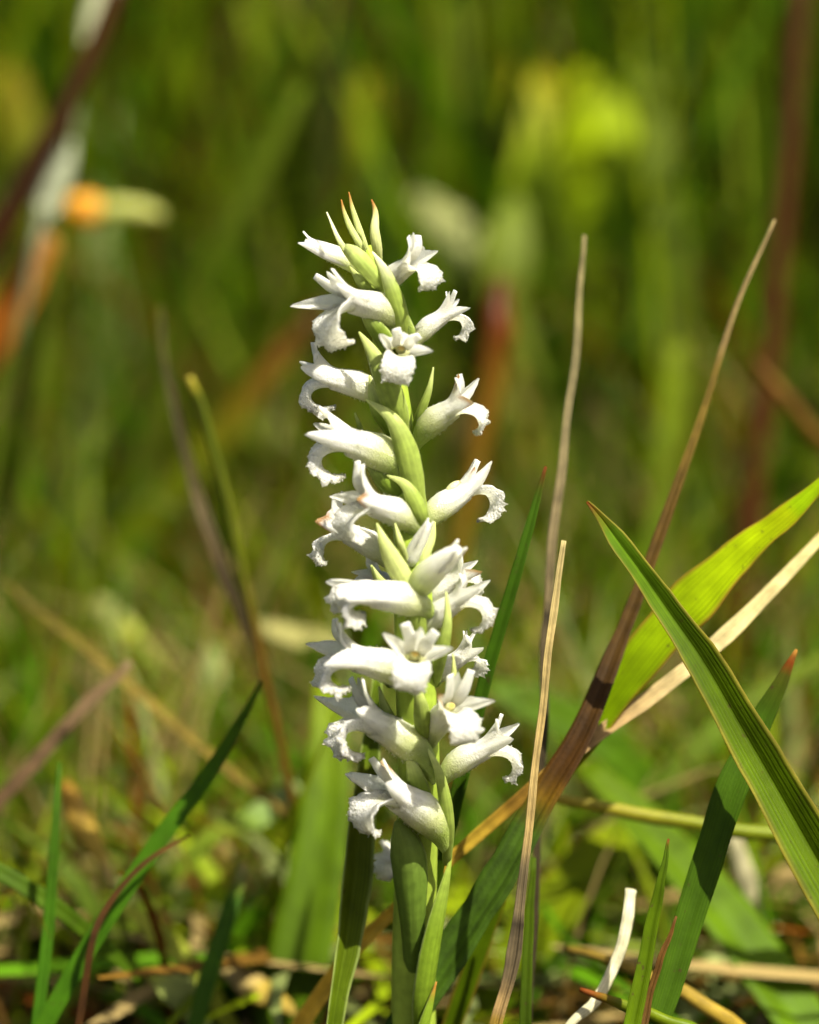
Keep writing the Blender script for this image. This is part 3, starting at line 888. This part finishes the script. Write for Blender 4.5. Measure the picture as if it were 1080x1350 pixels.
# ------------------------------------------------------------------ single blades, stalks and leaves one can pick out
def blade(name, label, cat, pts, w, cols, mat=M_LEAF, fold=0.0, cup=0.0, hint=None, ground=True, nu=6, nv=36, thick=0.25, roll=None, group=None, stalk=False, scrap=False, edge=None, wavy=0.0, kink=None, nodes=()):
    """pts from root to tip as (px,py,mm). ground=True carries the root on down to the soil."""
    pw = [P(*p) for p in pts]
    wm = [ww * PX * (D + (p[2] * MM)) / D for ww, p in zip(np.interp(np.linspace(0, 1, len(pts)), np.linspace(0, 1, len(w)), w), pts)]
    if ground:
        d_ = nrm(pw[0] - pw[1])
        d_ = nrm(d_ + np.array((0, 0, -.6)))
        a0 = pw[0]
        h_ = a0[2] - GROUND_Z
        if h_ > 0.001:
            s_ = h_ / max(.35, -d_[2])
            mid = a0 + d_ * s_ * .5
            end = a0 + d_ * s_
            end[2] = GROUND_Z - .003
            pw = [end, mid] + pw
            wm = [.0011, .0012] + [wm[0] * .6] + wm[1:] if scrap else [wm[0] * .85, wm[0]] + wm
            n_ = len(pw)
            k_ = 2.0 / (n_ - 1)
            cc = [c if isinstance(c[1], (tuple, list)) else None for c in cols]
            if cc[0] is None:
                cols = [(i / (len(cols) - 1), c) for i, c in enumerate(cols)] if len(cols) > 1 else [(0, cols[0]), (1, cols[0])]
            cols = [(0, (.09, .13, .015) if scrap else cols[0][1]), (k_ * .8, (.09, .13, .015) if scrap else cols[0][1])] + [(k_ + (1 - k_) * t, c) for t, c in cols]
    elif not isinstance(cols[0][1], (tuple, list)):
        cols = [(i / (len(cols) - 1), c) for i, c in enumerate(cols)] if len(cols) > 1 else [(0, cols[0]), (1, cols[0])]
    rk = np.random.default_rng(int(abs(pts[0][0] * 13 + pts[-1][1] * 7 + pts[-1][0])) % 99991)
    pw = catmull(np.array(pw), 41)
    tt = np.linspace(0, 1, 41)
    wm = np.interp(tt, np.linspace(0, 1, len(wm)), wm)
    for nd in nodes:
        wm[max(0, int(nd * 40) - 1):int(nd * 40) + 1] *= 1.22
    ks = (kink if kink is not None else (.35 if mat is M_STRAW else .12)) * MM
    wob = np.zeros((41, 3))
    for fr in (3, 7, 13):
        wob += rk.normal(0, ks / fr ** .7, 3)[None] * np.sin(tt * fr * 3.1 + rk.uniform(0, 6))[:, None]
    pw = pw + wob * np.array((1, .6, .5))
    wm = wm * (1 + rk.normal(0, .045 if mat is M_STRAW else .02, 41))
    org = pw[0].copy()
    hint = np.array(-FWD) + np.array((0, 0, .35)) if hint is None else np.array(hint)
    g = Geo()
    if stalk:
        rr = np.random.default_rng(abs(hash(tuple(pts[0]))) % 9999)
        k1, k2 = rr.uniform(0, 6, 2)
        v, f, uv = sweep(pw - org, [x * .5 for x in wm], hint, nseg=10, nv=nv, bump=lambda t_, a_: 1 + .10 * np.sin(t_ * 37 + k1) * np.cos(a_) + .08 * np.sin(a_ * 3 + k2 + t_ * 5))
    else:
        v, f, uv = ribbon(pw - org, wm, hint, cup=(cup,), fold=(fold,), nu=nu, nv=nv, thick=thick * MM, roll=roll,
                          ruffle=(lambda t_, s_: (wavy * MM * np.sign(s_) * (np.abs(s_) * 2) ** 2 * (np.sin(t_ * 23) + .6 * np.sin(t_ * 51 + 1)), wavy * MM * np.sin(t_ * 19 + 2 * s_) * (np.abs(s_) * 2) ** 2)) if wavy else None)
    cs = lerp_stops(cols, 101)
    for nd in nodes:
        cs[int(nd * 100) - 1:int(nd * 100) + 1] *= .35
        cs[int(nd * 100) + 1:int(nd * 100) + 3] *= 1.25
    cs[:, 2] *= np.where(cs[:, 2] < .35 * cs.max(1), .30, .70)
    cs[:, 0] *= np.where(cs[:, 1] > cs[:, 0] * 1.6, 1.3, 1.0)
    cs *= .58
    c = np.stack([np.interp(uv[:, 1], np.linspace(0, 1, 101), cs[:, k]) for k in range(3)], 1)
    if edge is not None:
        ee = sstep(.80, 1.0, np.abs(uv[:, 0] - .5) * 2)[:, None]
        c = c * (1 - ee) + np.array(edge) * ee
    g.add(v, f, c, uv)
    o = link(name, g.build(name, mat), None, Vector(org))
    return tag(o, label, cat, group)


LG = (.068, .155, .003)    # lush green
LG2 = (.09, .20, .003)
DG = (.032, .078, .004)   # deep green
YG = (.19, .30, .003)
RED = (.22, .045, .02)
STR = (.50, .34, .11)
BLE = (.70, .58, .34)
GRY = (.20, .16, .10)

# --- right side
blade('grass_leaf', 'broad ribbed green grass leaf with red tip slanting down to the right', 'leaf',
      [(1180, 1330, -4), (1072, 1128, -2), (1000, 1000, 0), (930, 880, 1), (870, 790, 2), (812, 710, 2), (774, 661, 2)], [88, 84, 70, 54, 42, 26, 5],
      [(0, LG2), (.5, LG), (.86, (.09, .24, .015)), (.96, (.20, .14, .02)), (1, RED)], fold=.6, nu=16, nv=48, roll=(8, 8, 6, 4), edge=(.20, .17, .02), wavy=.10)
blade('grass_leaf', 'bright yellow-green leaf with scorched brown edge behind the broad leaf', 'leaf',
      [(700, 1080, 16), (775, 965, 14), (850, 862, 12), (915, 790, 11), (985, 722, 10), (1040, 678, 9), (1110, 610, 8)], [26, 40, 60, 64, 46, 28, 12],
      [(0, LG), (.25, (.22, .46, .004)), (.7, (.38, .66, .005)), (1, (.42, .62, .008))], fold=.12, cup=-20, nu=16, nv=48, hint=(.25, -.7, .8), edge=(.22, .12, .015), wavy=.13)
blade('dry_stalk', 'long bleached straw crossing behind the orchid stem', 'straw',
      [(385, 1375, 20), (455, 1275, 19), (525, 1198, 17), (610, 1118, 14), (700, 1040, 12), (780, 973, 13), (870, 908, 14), (960, 838, 15), (1030, 770, 16), (1120, 670, 18)], [26, 24, 20, 19, 20, 22, 24, 24, 18, 10],
      [(0, (.80, .50, .14)), (.25, (.75, .48, .15)), (.35, STR), (.42, (.25, .13, .05)), (.6, (.5, .34, .2)), (.75, (.74, .62, .42)), (1, BLE)], mat=M_STRAW, fold=.5, nv=50)
blade('dead_leaf', 'reddish brown dying leaf blade with dark green lower half', 'leaf',
      [(540, 1345, 10), (600, 1255, 10), (665, 1150, 9), (722, 1045, 9), (775, 950, 10), (828, 815, 13), (875, 690, 15), (925, 550, 17), (975, 400, 19), (1022, 290, 21)], [52, 54, 50, 43, 35, 23, 17, 11, 7, 4],
      [(0, (.03, .085, .014)), (.28, (.03, .08, .014)), (.33, (.14, .07, .01)), (.37, (.05, .020, .006)), (.5, (.05, .024, .009)), (.68, (.11, .062, .028)), (.85, (.24, .17, .085)), (1, (.32, .25, .14))], mat=M_STRAW, fold=.3, nv=56, roll=(10, 15, 25))
blade('dry_stalk', 'pale straw with a broken top standing upright beside the orchid', 'straw',
      [(650, 1370, -3), (668, 1280, -3), (688, 1140, -2), (706, 1020, -1), (724, 900, 0), (734, 800, 1), (740, 712, 1)], [20, 19, 13, 11, 11, 11, 7],
      [(0, (.34, .22, .11)), (.1, (.30, .2, .11)), (.16, (.10, .075, .055)), (.33, (.13, .10, .07)), (.38, (.38, .27, .14)), (.6, (.42, .31, .16)), (1, (.52, .42, .25))], mat=M_STRAW, fold=.5, nv=60, nodes=(.44,))
blade('dry_stalk', 'thin dark grey straw rising tall behind the pale broken straw', 'straw',
      [(706, 1120, 16), (716, 950, 17), (722, 830, 18), (733, 690, 19), (748, 560, 20), (760, 430, 22), (768, 310, 24)], [10, 12, 13, 13, 11, 9, 5],
      [(0, (.06, .045, .03)), (.3, (.08, .06, .04)), (.55, (.24, .19, .13)), (.8, (.22, .19, .12)), (1, (.30, .25, .15))], mat=M_STRAW, fold=.4, nv=56, nodes=(.52,))
blade('grass_leaf', 'slender green blade with red tip close behind the orchid flowers', 'leaf',
      [(566, 1180, 9), (600, 1060, 8), (640, 900, 7), (678, 765, 6), (703, 675, 6), (719, 615, 6)], [24, 22, 19, 17, 12, 4],
      [(0, DG), (.4, (.04, .13, .012)), (.85, (.05, .15, .02)), (.94, (.12, .08, .03)), (1, RED)], fold=.4, nv=40)
blade('grass_leaf', 'dusty dark green blade with dry red tip behind the broad leaf', 'leaf',
      [(850, 1400, 4), (880, 1305, 5), (925, 1160, 6), (962, 1045, 6), (1000, 960, 7), (1030, 900, 7), (1050, 856, 7)], [30, 36, 42, 44, 34, 20, 4],
      [(0, (.05, .14, .015)), (.7, (.045, .13, .015)), (.86, (.06, .09, .02)), (.93, RED), (1, (.4, .2, .1))], mat=M_LEAFS, fold=.25, nu=8, nv=40)
blade('grass_leaf', 'short upright green blade beside a thin brown shoot', 'leaf',
      [(824, 1400, -2), (840, 1320, -1), (860, 1215, 0), (874, 1150, 0), (882, 1106, 0)], [26, 25, 20, 11, 3],
      [(0, LG2), (.6, LG), (.93, (.07, .17, .02)), (1, RED)], mat=M_LEAFS, fold=.5, nv=30)
blade('dead_shoot', 'thin brown shoot beside the short green blade', 'shoot',
      [(842, 1400, 0), (856, 1330, 1), (873, 1260, 1), (889, 1207, 1)], [12, 11, 9, 3],
      [(0, (.10, .055, .03)), (1, (.16, .07, .04))], mat=M_STRAW, fold=.5, nv=24)
blade('dry_leaf', 'curved bleached white strip of dead grass', 'straw',
      [(744, 1362, 7), (786, 1320, 8), (814, 1266, 9), (828, 1215, 9), (833, 1172, 10)], [12, 16, 18, 18, 16],
      [(0, (.80, .76, .68)), (1, (.80, .77, .70))], mat=M_STRAW, cup=-70, nv=30, hint=(.35, -.8, .3), kink=.06)
blade('grass_shoot', 'low green shoot with red tip lying along the ground', 'shoot',
      [(940, 1376, 4), (880, 1346, 4), (820, 1324, 5), (764, 1304, 6)], [20, 18, 15, 6],
      [(0, LG), (.6, (.12, .2, .02)), (.9, (.2, .06, .03)), (1, (.2, .05, .03))], stalk=True, mat=M_STEM)
blade('dry_stalk', 'tan fallen stalk lying low behind the short green blade', 'straw',
      [(985, 1370, 20), (945, 1335, 19), (890, 1303, 20), (820, 1272, 24), (745, 1250, 30)], [22, 20, 18, 16, 10],
      [(0, STR), (.5, (.36, .25, .12)), (1, (.3, .2, .1))], mat=M_STRAW, stalk=True)
blade('grass_stalk', 'blurred horizontal olive stalk behind the dying leaf', 'stalk',
      [(1150, 1130, 34), (1060, 1106, 32), (940, 1090, 30), (820, 1068, 28), (720, 1050, 26)], [22, 22, 20, 18, 12],
      [(0, (.14, .2, .02)), (.5, (.18, .22, .03)), (1, (.38, .30, .1))], stalk=True, mat=M_STEM)
blade('grass_leaf', 'narrow green blade directly behind the pale broken straw', 'leaf',
      [(690, 1400, 6), (694, 1300, 7), (698, 1220, 8), (704, 1130, 9)], [18, 16, 14, 6], [(0, DG), (1, LG)], fold=.4, nv=22)
blade('grass_leaf', 'wide soft green leaf arching down behind the dusty blade', 'leaf',
      [(1100, 1420, 40), (1020, 1300, 44), (930, 1180, 50), (840, 1080, 56), (770, 1010, 60)], [80, 86, 78, 62, 30],
      [(0, (.10, .26, .006)), (1, (.09, .2, .008))], fold=.3, nv=26, hint=(.2, -.6, .8))
blade('grass_leaf', 'blurred yellow-green leaf lit by the sun low behind the white strip', 'leaf',
      [(640, 1330, 60), (720, 1215, 62), (790, 1130, 64), (860, 1060, 66)], [70, 84, 70, 20],
      [(0, (.14, .28, .012)), (1, (.26, .40, .02))], fold=.2, nv=20, hint=(0, -.5, .9))
blade('dry_leaf', 'blurred grey-white dead leaf scrap under the broad ribbed leaf', 'litter',
      [(1000, 1215, 58), (985, 1160, 56), (962, 1090, 55)], [22, 30, 16], [(0, (.40, .37, .28)), (1, (.48, .45, .36))], mat=M_STRAW, cup=-50, scrap=True, nv=14, ground=True)
blade('grass_leaf', 'bright green blurred strip upright behind the reddish blade', 'leaf',
      [(862, 760, 150), (872, 660, 152), (884, 560, 154), (894, 455, 156)], [34, 38, 38, 24], [(0, (.08, .17, .006)), (1, (.14, .25, .008))], fold=.2, nv=20)
blade('grass_leaf', 'olive blurred blade leaning right below the bleached straw', 'leaf',
      [(800, 1150, 70), (900, 1010, 74), (1000, 920, 78), (1120, 850, 82)], [30, 34, 30, 12], [(0, (.07, .16, .015)), (1, (.12, .22, .02))], fold=.2, nv=20)
blade('grass_leaf', 'blurred teal green blade lying low between straw and orchid', 'leaf',
      [(830, 1010, 90), (760, 960, 88), (690, 925, 86), (640, 900, 86)], [50, 60, 50, 20], [(0, (.07, .2, .012)), (1, (.08, .19, .01))], fold=.2, nv=16)
blade('red_stem', 'dark red blurred stem standing at the right behind everything', 'stem',
      [(930, 1000, 150), (955, 880, 150), (985, 700, 152), (1010, 500, 154), (1030, 300, 156), (1045, 120, 158), (1056, -40, 160)], [34, 34, 34, 32, 30, 28, 26],
      [(0, (.05, .015, .005)), (.5, (.055, .016, .006)), (1, (.06, .024, .01))], stalk=True, mat=M_STEM)
blade('dry_stalk', 'orange blurred stalk crossing the dark red stem', 'straw',
      [(1180, 690, 114), (1100, 600, 112), (1040, 530, 110), (995, 475, 110)], [20, 20, 18, 9], [(0, (.15, .075, .015)), (1, (.16, .075, .015))], stalk=True, mat=M_STRAW)

# --- beside the orchid
blade('grass_leaf', 'folded dark green leaf rising at the left of the orchid stem', 'leaf',
      [(428, 1420, 8), (440, 1330, 8), (456, 1240, 9), (466, 1160, 10), (473, 1090, 11), (484, 1000, 12), (497, 880, 13)], [24, 30, 42, 52, 46, 36, 14],
      [(0, (.10, .22, .02)), (.5, (.12, .22, .03)), (1, (.16, .24, .05))], fold=.7, nu=10, nv=40, roll=(-25, -25, -20, -20), edge=(.24, .30, .08))
blade('grass_leaf', 'wide blurred green leaf left of the folded dark leaf', 'leaf',
      [(370, 1420, 44), (390, 1290, 46), (420, 1130, 50), (432, 1000, 54), (428, 900, 58)], [80, 86, 74, 58, 30], [(0, (.05, .13, .005)), (.6, (.09, .21, .005)), (1, (.17, .31, .007))], fold=.2, nv=24)

# --- left side
blade('dry_stalk', 'mauve-brown blurred dead stalk leaning from the left edge', 'straw',
      [(-120, 1200, 46), (0, 1058, 46), (80, 968, 47), (130, 915, 48), (172, 872, 48)], [17, 20, 20, 18, 10],
      [(0, (.08, .045, .025)), (.5, (.13, .08, .05)), (1, (.24, .16, .11))], mat=M_STRAW, fold=.4, nv=26)
blade('grass_leaf', 'deep green narrow blade leaning across the left litter', 'leaf',
      [(50, 1370, 20), (130, 1230, 21), (210, 1108, 22), (275, 1022, 23), (315, 955, 24), (346, 898, 25)], [26, 27, 26, 22, 14, 5],
      [(0, (.06, .22, .02)), (.6, (.05, .17, .016)), (1, (.06, .15, .012))], fold=.35, nv=36)
blade('dead_shoot', 'dark red withered shoot curling beside the leaning green blade', 'shoot',
      [(96, 1380, 17), (118, 1260, 17), (145, 1190, 18), (195, 1135, 19), (246, 1104, 20)], [10, 10, 9, 7, 4],
      [(0, (.05, .02, .012)), (1, (.10, .04, .015))], mat=M_STRAW, fold=.4, nv=30)
blade('grass_leaf', 'thin upright green blade near the left edge', 'leaf',
      [(48, 1370, 20), (62, 1240, 21), (72, 1110, 22), (79, 1005, 24)], [17, 17, 14, 6], [(0, (.05, .2, .02)), (1, (.05, .15, .015))], fold=.3, nv=24)
blade('grass_leaf', 'green blade arching out of the left edge behind the thin blade', 'leaf',
      [(-90, 1110, 26), (0, 1150, 26), (70, 1195, 27), (140, 1250, 30), (190, 1300, 32)], [20, 24, 24, 20, 8], [(0, (.08, .2, .015)), (1, (.06, .16, .015))], fold=.3, ground=False, nv=24)
blade('grass_stalk', 'green blunt-tipped stalk left of the orchid, brown toward its foot', 'stalk',
      [(408, 1160, 54), (384, 1050, 53), (352, 900, 52), (330, 800, 52), (306, 690, 52), (284, 600, 52), (265, 535, 52), (250, 497, 52)], [10, 11, 12, 14, 14, 13, 11, 10],
      [(0, (.09, .045, .012)), (.35, (.09, .05, .012)), (.5, (.075, .085, .01)), (.9, (.065, .095, .01)), (.95, (.3, .28, .06)), (1, (.42, .36, .14))], stalk=True, mat=M_STEM, nv=48)
blade('dead_leaf', 'dark twisted dead blade crossing the blunt-tipped green stalk', 'straw',
      [(350, 900, 62), (318, 815, 60), (298, 760, 59), (275, 695, 59), (252, 620, 61), (233, 550, 63), (216, 480, 66), (210, 405, 70)], [10, 15, 18, 17, 14, 12, 9, 6],
      [(0, (.05, .04, .02)), (.3, (.05, .035, .02)), (.45, (.13, .095, .05)), (.55, (.05, .035, .015)), (.75, (.045, .04, .015)), (1, (.09, .085, .03))], mat=M_STRAW, fold=.4, nv=40)
blade('dry_stalk', 'tan blurred straw slanting down across the left litter', 'straw',
      [(400, 1095, 56), (300, 1015, 58), (200, 930, 62), (100, 845, 66), (0, 762, 70)], [10, 12, 14, 12, 7], [(0, (.16, .11, .03)), (.5, (.22, .16, .06)), (1, (.11, .09, .03))], mat=M_STRAW, fold=.3, ground=True, nv=24)
blade('grass_leaf', 'muted green blurred blade with pale tip in the left litter', 'leaf',
      [(252, 1380, 30), (275, 1290, 31), (302, 1205, 33), (322, 1140, 35)], [22, 26, 24, 14], [(0, (.05, .16, .03)), (.8, (.05, .17, .03)), (1, (.36, .32, .14))], fold=.3, nv=20)
blade('dry_leaf', 'tan curled leaf scrap in shadow near the left edge', 'litter',
      [(140, 1150, 52), (112, 1090, 52), (82, 1030, 54)], [26, 40, 22], [(0, (.44, .34, .16)), (1, (.34, .18, .06))], mat=M_STRAW, cup=-70, scrap=True, nv=14)
blade('grass_leaf', 'pale yellow-green leaf lying flat on the left litter', 'leaf',
      [(262, 1285, 44), (215, 1240, 46), (165, 1195, 50)], [26, 42, 16], [(0, (.34, .40, .10)), (1, (.42, .46, .16))], fold=.2, nv=14, hint=(0, -.4, 1))
blade('grass_leaf', 'pale green short leaf pointing down below the flat yellow leaf', 'leaf',
      [(262, 1350, 40), (236, 1312, 40), (200, 1278, 42)], [30, 56, 22], [(0, (.34, .44, .16)), (1, (.40, .46, .16))], fold=.2, nv=14, hint=(0, -.5, 1))
blade('dry_leaf', 'crumpled tan dead leaf on the ground left of the folded leaf', 'litter',
      [(390, 1335, 40), (340, 1300, 42), (292, 1262, 46)], [26, 56, 28], [(0, (.34, .24, .10)), (1, (.44, .34, .17))], mat=M_STRAW, cup=-60, scrap=True, nv=14, hint=(.1, -.5, .9))
blade('grass_leaf', 'pale green curled leaf beside the tan slanting straw', 'leaf',
      [(272, 1110, 60), (335, 1082, 62), (392, 1035, 66)], [30, 46, 24], [(0, (.16, .30, .06)), (1, (.34, .46, .2))], fold=.2, nv=14, hint=(0, -.5, .9))
blade('dry_leaf', 'small whitish leaf scrap glowing in the left background', 'litter',
      [(262, 935, 120), (275, 895, 120), (284, 855, 122)], [20, 40, 14], [(0, (.20, .27, .08)), (1, (.32, .36, .18))], mat=M_STRAW, cup=-50, scrap=True, nv=12, hint=(0, -.7, .7))
blade('dry_leaf', 'pale cream leaf scrap above the tan slanting straw', 'litter',
      [(192, 850, 130), (160, 822, 132), (128, 790, 136)], [24, 40, 16], [(0, (.24, .28, .08)), (1, (.34, .36, .16))], mat=M_STRAW, cup=-40, scrap=True, nv=12, hint=(0, -.5, .9))
blade('dry_leaf', 'pale fawn flat leaf scrap left of the lower flowers', 'litter',
      [(450, 858, 96), (395, 838, 98), (335, 822, 100)], [24, 46, 20], [(0, (.26, .25, .10)), (1, (.34, .32, .15))], mat=M_STRAW, cup=-40, scrap=True, nv=12, hint=(0, -.5, .9))
blade('grass_leaf', 'blurred leaf turning from rust to yellow-green behind the blunt stalk', 'leaf',
      [(40, 830, 165), (130, 745, 163), (215, 665, 160), (290, 575, 158), (345, 500, 158), (420, 405, 160)], [26, 36, 42, 40, 34, 18],
      [(0, (.09, .16, .01)), (.5, (.14, .18, .01)), (.7, (.17, .13, .012)), (.88, (.16, .06, .01)), (1, (.10, .05, .02))], fold=.2, nv=28)

# --- upper background
blade('red_stem', 'thick dark red-brown blurred stem leaning at the upper left', 'stem',
      [(-110, 460, 124), (-40, 370, 124), (15, 275, 124), (65, 185, 124), (115, 85, 125), (160, -30, 126)], [38, 38, 36, 32, 28, 24],
      [(0, (.05, .012, .006)), (.5, (.028, .011, .007)), (1, (.05, .018, .008))], stalk=True, mat=M_STEM, nv=30)
blade('dead_leaf', 'orange-red dying leaf under the thick dark stem', 'leaf',
      [(-60, 560, 142), (-10, 450, 140), (30, 380, 139), (66, 310, 138)], [44, 56, 54, 30], [(0, (.26, .10, .02)), (.6, (.40, .12, .025)), (1, (.34, .14, .06))], mat=M_STRAW, fold=.2, nv=20)
blade('dry_leaf', 'pale blue-grey dead leaf along the thick dark stem', 'leaf',
      [(48, 312, 130), (60, 275, 130), (78, 225, 131), (92, 185, 132)], [18, 42, 40, 14], [(0, (.30, .32, .28)), (1, (.36, .40, .36))], mat=M_STRAW, cup=-40, scrap=True, nv=16, ground=True)
blade('dry_leaf', 'pale grey leaf at the top of the thick dark stem', 'leaf',
      [(108, 100, 140), (120, 50, 140), (135, 0, 141), (150, -60, 142)], [14, 34, 40, 30], [(0, (.42, .44, .34)), (1, (.55, .58, .50))], mat=M_STRAW, cup=-40, scrap=True, nv=16, ground=True)

# orange and cream flower bud
bud = bpy.data.objects.new('flower_bud', None)
COL.objects.link(bud)
b0 = P(110, 276, 150)
bud.location = Vector((b0[0], b0[1], b0[2]))
tag(bud, 'small orange blurred bud with a cream-green tail', 'flower')
kk = (D + .150) / D * PX
g = Geo(); v, f = ellipsoid((0, 0, 0), 26 * kk, 18 * kk, 20 * kk, nu=14, nv=9)
v = v + .08 * 30 * kk * np.sin(v * 900)
g.add(v, f, (.62, .30, .006)); opart('blossom', g, M_PETAL, bud)
g = Geo(); v, f, uv = sweep(np.array([(20 * kk, 0, 0), (50 * kk, 0, 0), (80 * kk, 0, -3 * kk), (105 * kk, 0, -8 * kk)]), [12 * kk, 15 * kk, 13 * kk, 5 * kk], (0, 0, 1), nseg=10, nv=12)
g.add(v, f, (.36, .38, .08), uv); opart('calyx', g, M_PETAL, bud)
st = P(112, 292, 151) - b0
en = P(122, 700, 163); en[2] = GROUND_Z
g = Geo(); v, f, uv = sweep(np.array([st, P(118, 420, 156) - b0, P(112, 640, 160) - b0, en - b0]), [.0004, .0004, .0005, .0006], (0, -1, 0), nseg=8, nv=24)
g.add(v, f, (.05, .07, .01), uv); opart('stalk', g, M_STEM, bud)

blade('broad_leaf', 'large bright green blurred leaf above and right of the orchid tip', 'leaf',
      [(690, 430, 230), (706, 330, 230), (722, 230, 232), (716, 150, 234), (690, 80, 238)], [20, 84, 130, 110, 24],
      [(0, (.12, .22, .008)), (.5, (.30, .44, .006)), (1, (.46, .40, .008))], cup=-30, nu=8, nv=22, hint=(.3, -.9, .5))
blade('broad_leaf', 'yellow-green blurred leaf overlapping the large bright leaf', 'leaf',
      [(770, 400, 215), (778, 300, 215), (786, 220, 216), (780, 150, 218), (760, 90, 222)], [18, 56, 104, 100, 24],
      [(0, (.10, .18, .008)), (.5, (.36, .50, .006)), (1, (.36, .46, .008))], cup=-30, nu=8, nv=22, hint=(-.2, -.8, .6))
blade('broad_leaf', 'pale cream-green blurred leaf right of the orchid tip', 'leaf',
      [(700, 470, 190), (650, 350, 190), (600, 300, 190), (545, 255, 194)], [16, 44, 62, 26], [(0, (.16, .22, .05)), (.5, (.34, .38, .17)), (1, (.40, .42, .22))], cup=-30, nv=18, hint=(0, -.7, .7))
blade('broad_leaf', 'soft pale green blurred leaf under the cream-green leaf', 'leaf',
      [(668, 470, 180), (662, 385, 180), (668, 320, 182), (682, 262, 186)], [20, 66, 76, 28], [(0, (.13, .17, .035)), (1, (.20, .27, .075))], cup=-30, nv=18, hint=(0, -.8, .6))
blade('red_stem', 'rust-red blurred stem right of the upper flowers', 'stem',
      [(600, 760, 132), (625, 620, 132), (646, 500, 132), (655, 430, 132), (658, 372, 134)], [24, 28, 38, 46, 26], [(0, (.15, .10, .02)), (.5, (.13, .06, .010)), (.75, (.10, .022, .006)), (1, (.06, .022, .006))], stalk=True, mat=M_STEM)
for k, (pts, w, cols, lab) in enumerate([
    ([(470, 260, 220), (480, 170, 222), (488, 90, 225)], [14, 46, 28], [(.12, .2, .01), (.34, .28, .02)], 'yellowing blurred leaf tip straight above the orchid'),
    ([(650, 260, 240), (680, 150, 242), (694, 70, 245)], [14, 50, 30], [(.16, .24, .01), (.36, .26, .02)], 'yellow-orange blurred leaf tip above the pale leaves'),
    ([(420, 330, 190), (432, 160, 192), (440, -30, 195)], [26, 34, 26], [(.03, .05, .005), (.02, .035, .005)], 'dark upright blurred blade above the orchid buds'),
    ([(40, 260, 210), (25, 170, 212), (10, 90, 215)], [30, 66, 30], [(.10, .14, .008), (.22, .19, .008)], 'yellow blurred leaf behind the thick dark stem'),
    ([(250, 400, 170), (340, 230, 172), (400, 110, 175)], [24, 34, 16], [(.08, .16, .01), (.13, .25, .012)], 'green blurred blade leaning up toward the dark upright blade'),
    ([(900, 420, 200), (870, 240, 204), (850, 100, 208)], [30, 60, 30], [(.12, .2, .03), (.24, .32, .09)], 'greyish green blurred leaf right of the large bright leaf'),
    ([(560, 240, 230), (600, 110, 232), (590, 0, 235)], [30, 60, 50], [(.10, .2, .01), (.17, .30, .03)], 'mid green blurred leaf left of the large bright leaf'),
]):
    cols = [tuple(.62 * q_ for q_ in c_) for c_ in cols] if k in (4, 5, 6) else cols
    blade('grass_leaf', lab, 'leaf', pts, w, cols, mat=M_GRASS, cup=-20, nv=16, nu=4)
